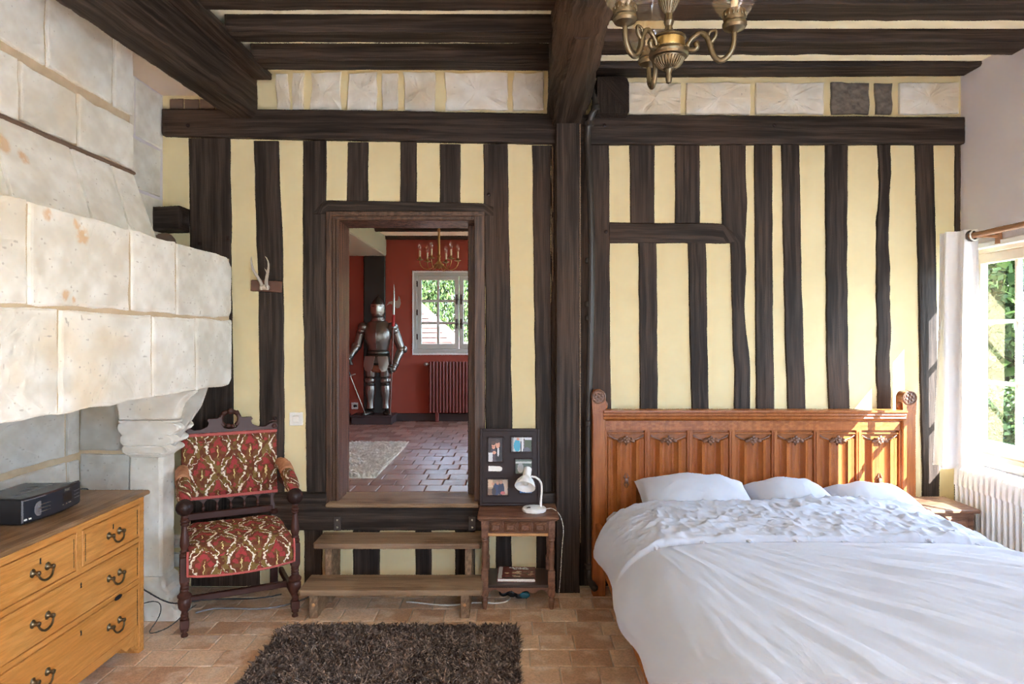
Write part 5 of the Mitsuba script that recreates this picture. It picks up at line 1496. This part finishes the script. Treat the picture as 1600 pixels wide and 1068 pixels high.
for ang in (97, 217, 337):
    a = math.radians(ang)
    e = np.array([math.cos(a), math.sin(a)])

    def R3(pts5):
        return [(hx + e[0] * r, hy + e[1] * r, hz + z) for r, z in pts5]
    arm = part(CL, 'arm', cat([tube(curve(R3([(.050, .118), (.070, .098), (.086, .100), (.084, .120)]), 16), np.linspace(.007, .009, 16), 8),
                               tube(curve(R3([(.060, .108), (.078, .138), (.102, .146), (.122, .125), (.136, .078), (.160, .050), (.186, .064), (.200, .098), (.202, .140)]), 34), np.interp(np.linspace(0, 1, 34), [0, .4, 1], [.007, .0095, .008]), 10),
                               tube(curve(R3([(.126, .112), (.144, .126), (.146, .146), (.130, .146), (.126, .134)]), 16), np.linspace(.0075, .004, 16), 8)]), 'old_brass', True)
    cxy = (e[0] * .202, e[1] * .202, -.062)
    part(arm, 'cup', L(lathe([(.010, .192), (.018, .198), (.032, .204), (.037, .212), (.037, .220), (.030, .226), (.0335, .230), (.0345, .240), (.0335, .258), (.031, .258), (.029, .236), (.001, .232)], 24), cxy), 'old_brass', 30)
    part(arm, 'gallery', L(cat([shift(ball((.0345 * math.cos(t), .0345 * math.sin(t), .244), (.004, .004, .008), 6), (0, 0, 0)) for t in np.linspace(0, 2 * math.pi, 17)[:-1]]), cxy), 'old_brass')
    part(arm, 'candle_tube', L(lathe([(.011, .235), (.011, .290), (.001, .291)], 14), cxy), 'candle')
    part(arm, 'bulb', L(ball((0, 0, .315), (.014, .014, .026), 12), cxy), 'bulb_glass', True)
    gl = [(.028, .236), (.042, .250), (.060, .278), (.067, .304), (.062, .330), (.048, .356), (.036, .372), (.034, .380), (.040, .398), (.047, .410)]
    a2 = np.arange(33) * 2 * math.pi / 32
    t24 = np.linspace(0, 1, 24)
    gr_, gz_ = (PchipInterpolator(np.linspace(0, 1, len(gl)), [g[k_] for g in gl])(t24) for k_ in (0, 1))
    m = grid([[(r_ * math.cos(t), r_ * math.sin(t), z_) for t in a2] for r_, z_ in zip(gr_, gz_)])
    part(arm, 'glass_shade', L(m, cxy), 'lamp_glass', True)

# ------------------------------------------------------------------ things in the red room
FC = thing('candle_chandelier', 'small brass chandelier with six candle bulbs hanging in the red room', 'chandelier')
qx, qy, qz = -.695, 6.5, 2.205
Q = lambda m, p=(0, 0, 0): shift(m, (qx + p[0], qy + p[1], qz + p[2]))
part(FC, 'stem', Q(lathe([(.001, -.01), (.012, 0), (.02, .012), (.045, .03), (.05, .038), (.03, .05), (.016, .07), (.014, .10), (.022, .115), (.012, .13), (.010, .35), (.018, .36), (.008, .38), (.006, .62)], 18)), 'brass', 30)
for k in range(6):
    a = math.radians(k * 60 + 14)
    c_, s_ = math.cos(a), math.sin(a)
    am = part(FC, 'arm', cat([Q(tube(curve([(c_ * r, s_ * r, z) for r, z in ((.02, .05), (.06, .01), (.10, -.012), (.15, .0), (.18, .04), (.182, .075))], 20), .0048, 6)),
                              Q(lathe([(.006, .07), (.03, .078), (.034, .084), (.012, .088), (.013, .105), (.001, .106)], 14), (c_ * .182, s_ * .182, 0))]), 'brass', True)
    part(am, 'candle_tube', Q(lathe([(.009, .10), (.009, .165), (.001, .166)], 10), (c_ * .182, s_ * .182, 0)), 'candle')
    part(am, 'bulb', Q(ball((0, 0, .20), (.016, .016, .04), 10), (c_ * .182, s_ * .182, 0)), 'bulb_glass', True)
FR = thing('column_radiator', 'dark red ribbed radiator under the window of the red room', 'radiator')
for k in range(26):
    x = -1.005 + k * .040
    part(FR, 'rib', box(x, x + .026, 8.27, 8.345, FZ + .11, FZ + .735, .008), 'red_radiator')
part(FR, 'body', box(-1.01, .05, 8.30, 8.34, FZ + .12, FZ + .725), 'red_radiator')
part(FR, 'valve', cat([ball((-1.045, 8.30, FZ + .70), (.028, .028, .022), 12), tube([(-1.045, 8.30, FZ + .70), (-1.0, 8.30, FZ + .70)], .01, 8)]), 'steel')
for x in (-.93, -.05):
    part(FR, 'foot', box(x, x + .04, 8.28, 8.34, FZ, FZ + .115, .004), 'red_radiator')
FS = thing('room_socket', 'white wall socket with a plug low on the red wall beside the armour', 'wall socket')
part(FS, 'plate', box(-1.975, -1.892, 8.388, 8.40, FZ + .145, FZ + .225, .004), 'white_plastic')
part(FS, 'plug', ball((-1.925, 8.38, FZ + .185), (.024, .02, .016), 10), 'black_plastic')
PLT = thing('display_plinth', 'low dark wooden plinth under the suit of armour', 'plinth')
part(PLT, 'top', box(-1.905, -1.40, 8.02, 8.358, FZ + .088, FZ + .106, .004), 'dark_base')
part(PLT, 'body', box(-1.89, -1.415, 8.035, 8.355, FZ, FZ + .09, .003), 'dark_base')

KN = thing('suit_of_armour', 'standing polished suit of plate armour on a plinth in the red room', 'suit of armour')
kx, ky, kz = -1.605, 8.19, FZ + .107
SCL = 1.055


def K(m):
    return shift(scale(m, (1.05, 1.05, SCL)), (kx, ky, kz))


def limb(pts6, rr, n=14, k=18, flat=1.0):
    p = curve(pts6, k)
    return K(tube(p, np.interp(np.linspace(0, 1, k), np.linspace(0, 1, len(rr)), rr), n, flat))


def oval(rows, n=24):
    a = np.arange(n) * 2 * math.pi / n
    return K(loft([np.stack([cx_ + rx * np.cos(a), cy_ + ry_ * np.sin(a), a * 0 + z], 1) for z, rx, ry_, cx_, cy_ in rows]))


# legs
for s in (-1, 1):
    x = s * .075
    part(KN, 'thigh_plate', limb([(x * .95, 0, .62), (x, -.01, .52), (x * 1.05, -.012, .42)], [.070, .072, .064, .054]), 'armour', True)
    part(KN, 'knee_cop', cat([K(ball((x * 1.08, -.022, .385), (.056, .058, .050), 16)), K(ball((x * 1.08 + s * .05, -.01, .385), (.02, .03, .034), 10))]), 'armour', True)
    part(KN, 'knee_strap', oval([(.325, .052, .054, x * 1.1, -.008), (.345, .055, .057, x * 1.1, -.008), (.352, .050, .052, x * 1.1, -.008)]), 'dark_armour', True)
    part(KN, 'greave', limb([(x * 1.1, -.005, .345), (x * 1.14, .0, .25), (x * 1.16, .0, .14), (x * 1.18, -.002, .055)], [.049, .060, .056, .042, .038, .045]), 'armour', True)
    ft = [(.0, .040, .030), (.035, .040, .042), (.075, .046, .036), (.11, .040, .026), (.15, .020, .014)]
    a = np.linspace(0, math.pi, 12)
    rows3 = []
    for d, w, h in ft:
        ox, oy = x * 1.18 + s * d * .35, -d + .03
        rows3.append(np.concatenate([np.stack([ox + w * np.cos(a), oy + 0 * a, .002 + h * 1.3 * np.sin(a)], 1)]))
    part(KN, 'sabaton', K(loft(rows3)), 'dark_armour', True)
# torso and skirt
part(KN, 'breastplate', oval([(.70, .120, .085, 0, 0), (.74, .115, .085, 0, -.004), (.80, .135, .105, 0, -.012), (.87, .152, .122, 0, -.016), (.94, .158, .112, 0, -.010), (1.0, .150, .090, 0, 0), (1.04, .115, .072, 0, 0), (1.07, .075, .062, 0, 0)]), 'armour', True)
part(KN, 'breast_ridge', limb([(0, -.085, .72), (0, -.125, .82), (0, -.137, .88), (0, -.115, .96), (0, -.08, 1.03)], [.004, .006, .004], 6), 'armour', True)
part(KN, 'belt', oval([(.685, .126, .093, 0, 0), (.69, .131, .098, 0, 0), (.712, .129, .096, 0, 0), (.716, .120, .09, 0, 0)]), 'dark_armour', True)
part(KN, 'fauld', oval([(.56, .150, .118, 0, 0), (.60, .148, .116, 0, 0), (.64, .140, .108, 0, 0), (.69, .127, .094, 0, 0)]), 'dark_armour', True)
for s in (-1, 1):
    pl5 = [(s * .012, .66), (s * .13, .66), (s * .145, .56), (s * .125, .50), (s * .065, .485), (s * .035, .53)]
    if s < 0:
        pl5 = pl5[::-1]
    m = prism(pl5, -.150, -.142)
    v = m[0].copy()
    v[:, 1] += .55 * (np.abs(v[:, 0]) - .07) ** 2 * 8 + (.66 - v[:, 2]) * -.05 + .018
    part(KN, 'tasset', K((v, m[1])), 'armour')
part(KN, 'red_lining', oval([(.475, .10, .07, 0, 0), (.50, .128, .092, 0, 0), (.58, .128, .095, 0, 0)]), 'leather', True)
part(KN, 'gorget', oval([(1.04, .095, .070, 0, 0), (1.07, .078, .066, 0, -.005), (1.10, .064, .062, 0, -.005), (1.125, .066, .066, 0, -.008)]), 'armour', True)
# helmet with visor
part(KN, 'helmet', oval([(1.11, .058, .062, 0, -.005), (1.14, .066, .078, 0, -.008), (1.18, .070, .088, 0, -.006), (1.22, .072, .090, 0, .0), (1.26, .068, .084, 0, .004), (1.295, .052, .066, 0, .006), (1.318, .028, .038, 0, .008), (1.326, .004, .006, 0, .008)]), 'dark_armour', True)
part(KN, 'comb', limb([(0, -.08, 1.262), (0, -.045, 1.312), (0, .01, 1.336), (0, .06, 1.30), (0, .09, 1.24)], [.004, .008, .008, .004], 8), 'dark_armour', True)
a = np.linspace(math.pi * 1.08, math.pi * 1.92, 19)
vis = part(KN, 'visor', K(loft([np.concatenate([np.stack([r * .80 * np.cos(a), -.004 + r * np.sin(a) * (1 + .10 * np.exp(-((a - 1.5 * math.pi) / .3) ** 2)), a * 0 + z], 1), np.stack([r * .74 * np.cos(a[::-1]), -.004 + r * .94 * np.sin(a[::-1]), a * 0 + z], 1)]) for z, r in ((1.135, .092), (1.16, .102), (1.20, .104), (1.235, .102), (1.245, .098))])), 'steel', 50)
part(vis, 'eye_slit', cat([K(box(s * .034 - .022, s * .034 + .022, -.105, -.088, 1.219, 1.225)) for s in (-1, 1)]), 'black_plastic', False)
for px_, pz_ in ((-.028, 1.19), (-.014, 1.19), (.014, 1.19), (.028, 1.19), (-.021, 1.176), (.021, 1.176), (-.014, 1.163), (.014, 1.163)):
    part(vis, 'breath_hole', K(ball((px_, -.107 + abs(px_) * .25, pz_), (.004, .004, .004), 6)), 'black_plastic', True)
part(KN, 'chin_plate', oval([(1.095, .060, .070, 0, -.010), (1.115, .064, .084, 0, -.012), (1.138, .066, .096, 0, -.010), (1.142, .060, .088, 0, -.008)]), 'armour', True)
# arms: the one on the halberd side bent at the elbow, the other held out low
for s in (-1, 1):
    if s > 0:
        sh_, el, wr = (.175, 0, .985), (.262, .01, .735), (.205, -.075, .565)
    else:
        sh_, el, wr = (-.175, 0, .985), (-.235, -.01, .775), (-.305, -.09, .655)
    part(KN, 'pauldron', cat([K(ball((s * .168, 0, .985), (.064, .082, .062), 16)), K(ball((s * .186, 0, .945), (.056, .074, .05), 14))]), 'armour', True)
    mid = tuple((np.array(sh_) * .45 + np.array(el) * .55))
    part(KN, 'upper_arm', limb([sh_, mid, el], [.052, .050, .044]), 'armour', True)
    part(KN, 'elbow_cop', cat([K(ball(el, (.050, .052, .05), 14)), K(ball((el[0] + s * .035, el[1] + .0, el[2]), (.035, .045, .045), 10))]), 'armour', True)
    part(KN, 'forearm', limb([el, tuple((np.array(el) + wr) / 2), wr], [.042, .046, .036, .042]), 'armour', True)
    d = np.array(wr) - el
    d /= np.linalg.norm(d)
    hand = np.array(wr) + d * .045
    ga = part(KN, 'gauntlet', cat([limb([wr, hand], [.046, .036, .034], 12, 8), K(ball(hand + d * .012, (.036, .036, .036), 12))]), 'armour', True)
    for f_ in range(4):
        o = np.array([s * -.010 + .004 * f_, -.030 + .006 * f_, .016 - .016 * f_]) + hand + d * .015
        pf = [o + [-s * .004, -.004, 0], o + [-s * .020, -.018, -.004], o + [-s * .040, -.010, -.006], o + [-s * .046, .008, -.006]]
        part(ga, 'finger', K(tube(curve(pf, 10), np.linspace(.0105, .007, 10), 8)), 'dark_armour', True)
    part(ga, 'thumb', K(tube(curve([hand + [-s * .012, -.02, .028], hand + [-s * .03, -.034, .03], hand + [-s * .046, -.034, .018]], 8), np.linspace(.011, .008, 8), 8)), 'dark_armour', True)
HA = thing('halberd', 'tall halberd with a red sleeve held upright by the suit of armour', 'halberd')
hx0, hx1 = kx + .150, kx + .205
yh = ky - .115
part(HA, 'shaft', tube([(hx0 + .012, yh, FZ + .108), (hx1, yh, FZ + 1.30)], .011, 10), 'plaque')
part(HA, 'sleeve', tube([(hx1 - .006, yh, FZ + 1.155), (hx1, yh, FZ + 1.265), (hx1, yh, FZ + 1.30)], [.018, .017, .013], 12), 'red_cloth')
part(HA, 'spike', tube([(hx1, yh, FZ + 1.29), (hx1 + .002, yh, FZ + 1.42), (hx1 + .004, yh, FZ + 1.48), (hx1 + .006, yh, FZ + 1.66)], [.014, .014, .012, .001], 8), 'steel')
bl = [(hx1 + .008, FZ + 1.40), (hx1 + .04, FZ + 1.37), (hx1 + .065, FZ + 1.375), (hx1 + .085, FZ + 1.42), (hx1 + .08, FZ + 1.48), (hx1 + .06, FZ + 1.515), (hx1 + .05, FZ + 1.46), (hx1 + .008, FZ + 1.455)]
part(HA, 'axe_blade', prism(bl, yh - .005, yh + .005), 'steel')
part(HA, 'back_hook', prism([(hx1 - .006, FZ + 1.41), (hx1 - .045, FZ + 1.425), (hx1 - .085, FZ + 1.40), (hx1 - .05, FZ + 1.45), (hx1 - .006, FZ + 1.455)], yh - .005, yh + .005), 'steel')
SWD = thing('sword', 'long thin sword leaning from the hand of the suit of armour to the plinth', 'sword')
s0, s1 = np.array([kx - .345, ky - .165, kz + .60]), np.array([kx - .115, ky - .155, kz + .006])
u_ = (s1 - s0) / np.linalg.norm(s1 - s0)
part(SWD, 'blade', tube([s0 + u_ * .14, s0 + u_ * .5, s1], [.014, .012, .003], 6, .5), 'steel')
part(SWD, 'grip', tube([s0, s0 + u_ * .14], .011, 8), 'black_plastic')
part(SWD, 'cross_guard', tube([s0 + u_ * .14 + [-.06, 0, -.02], s0 + u_ * .14, s0 + u_ * .14 + [.06, 0, .02]], .009, 8), 'steel')
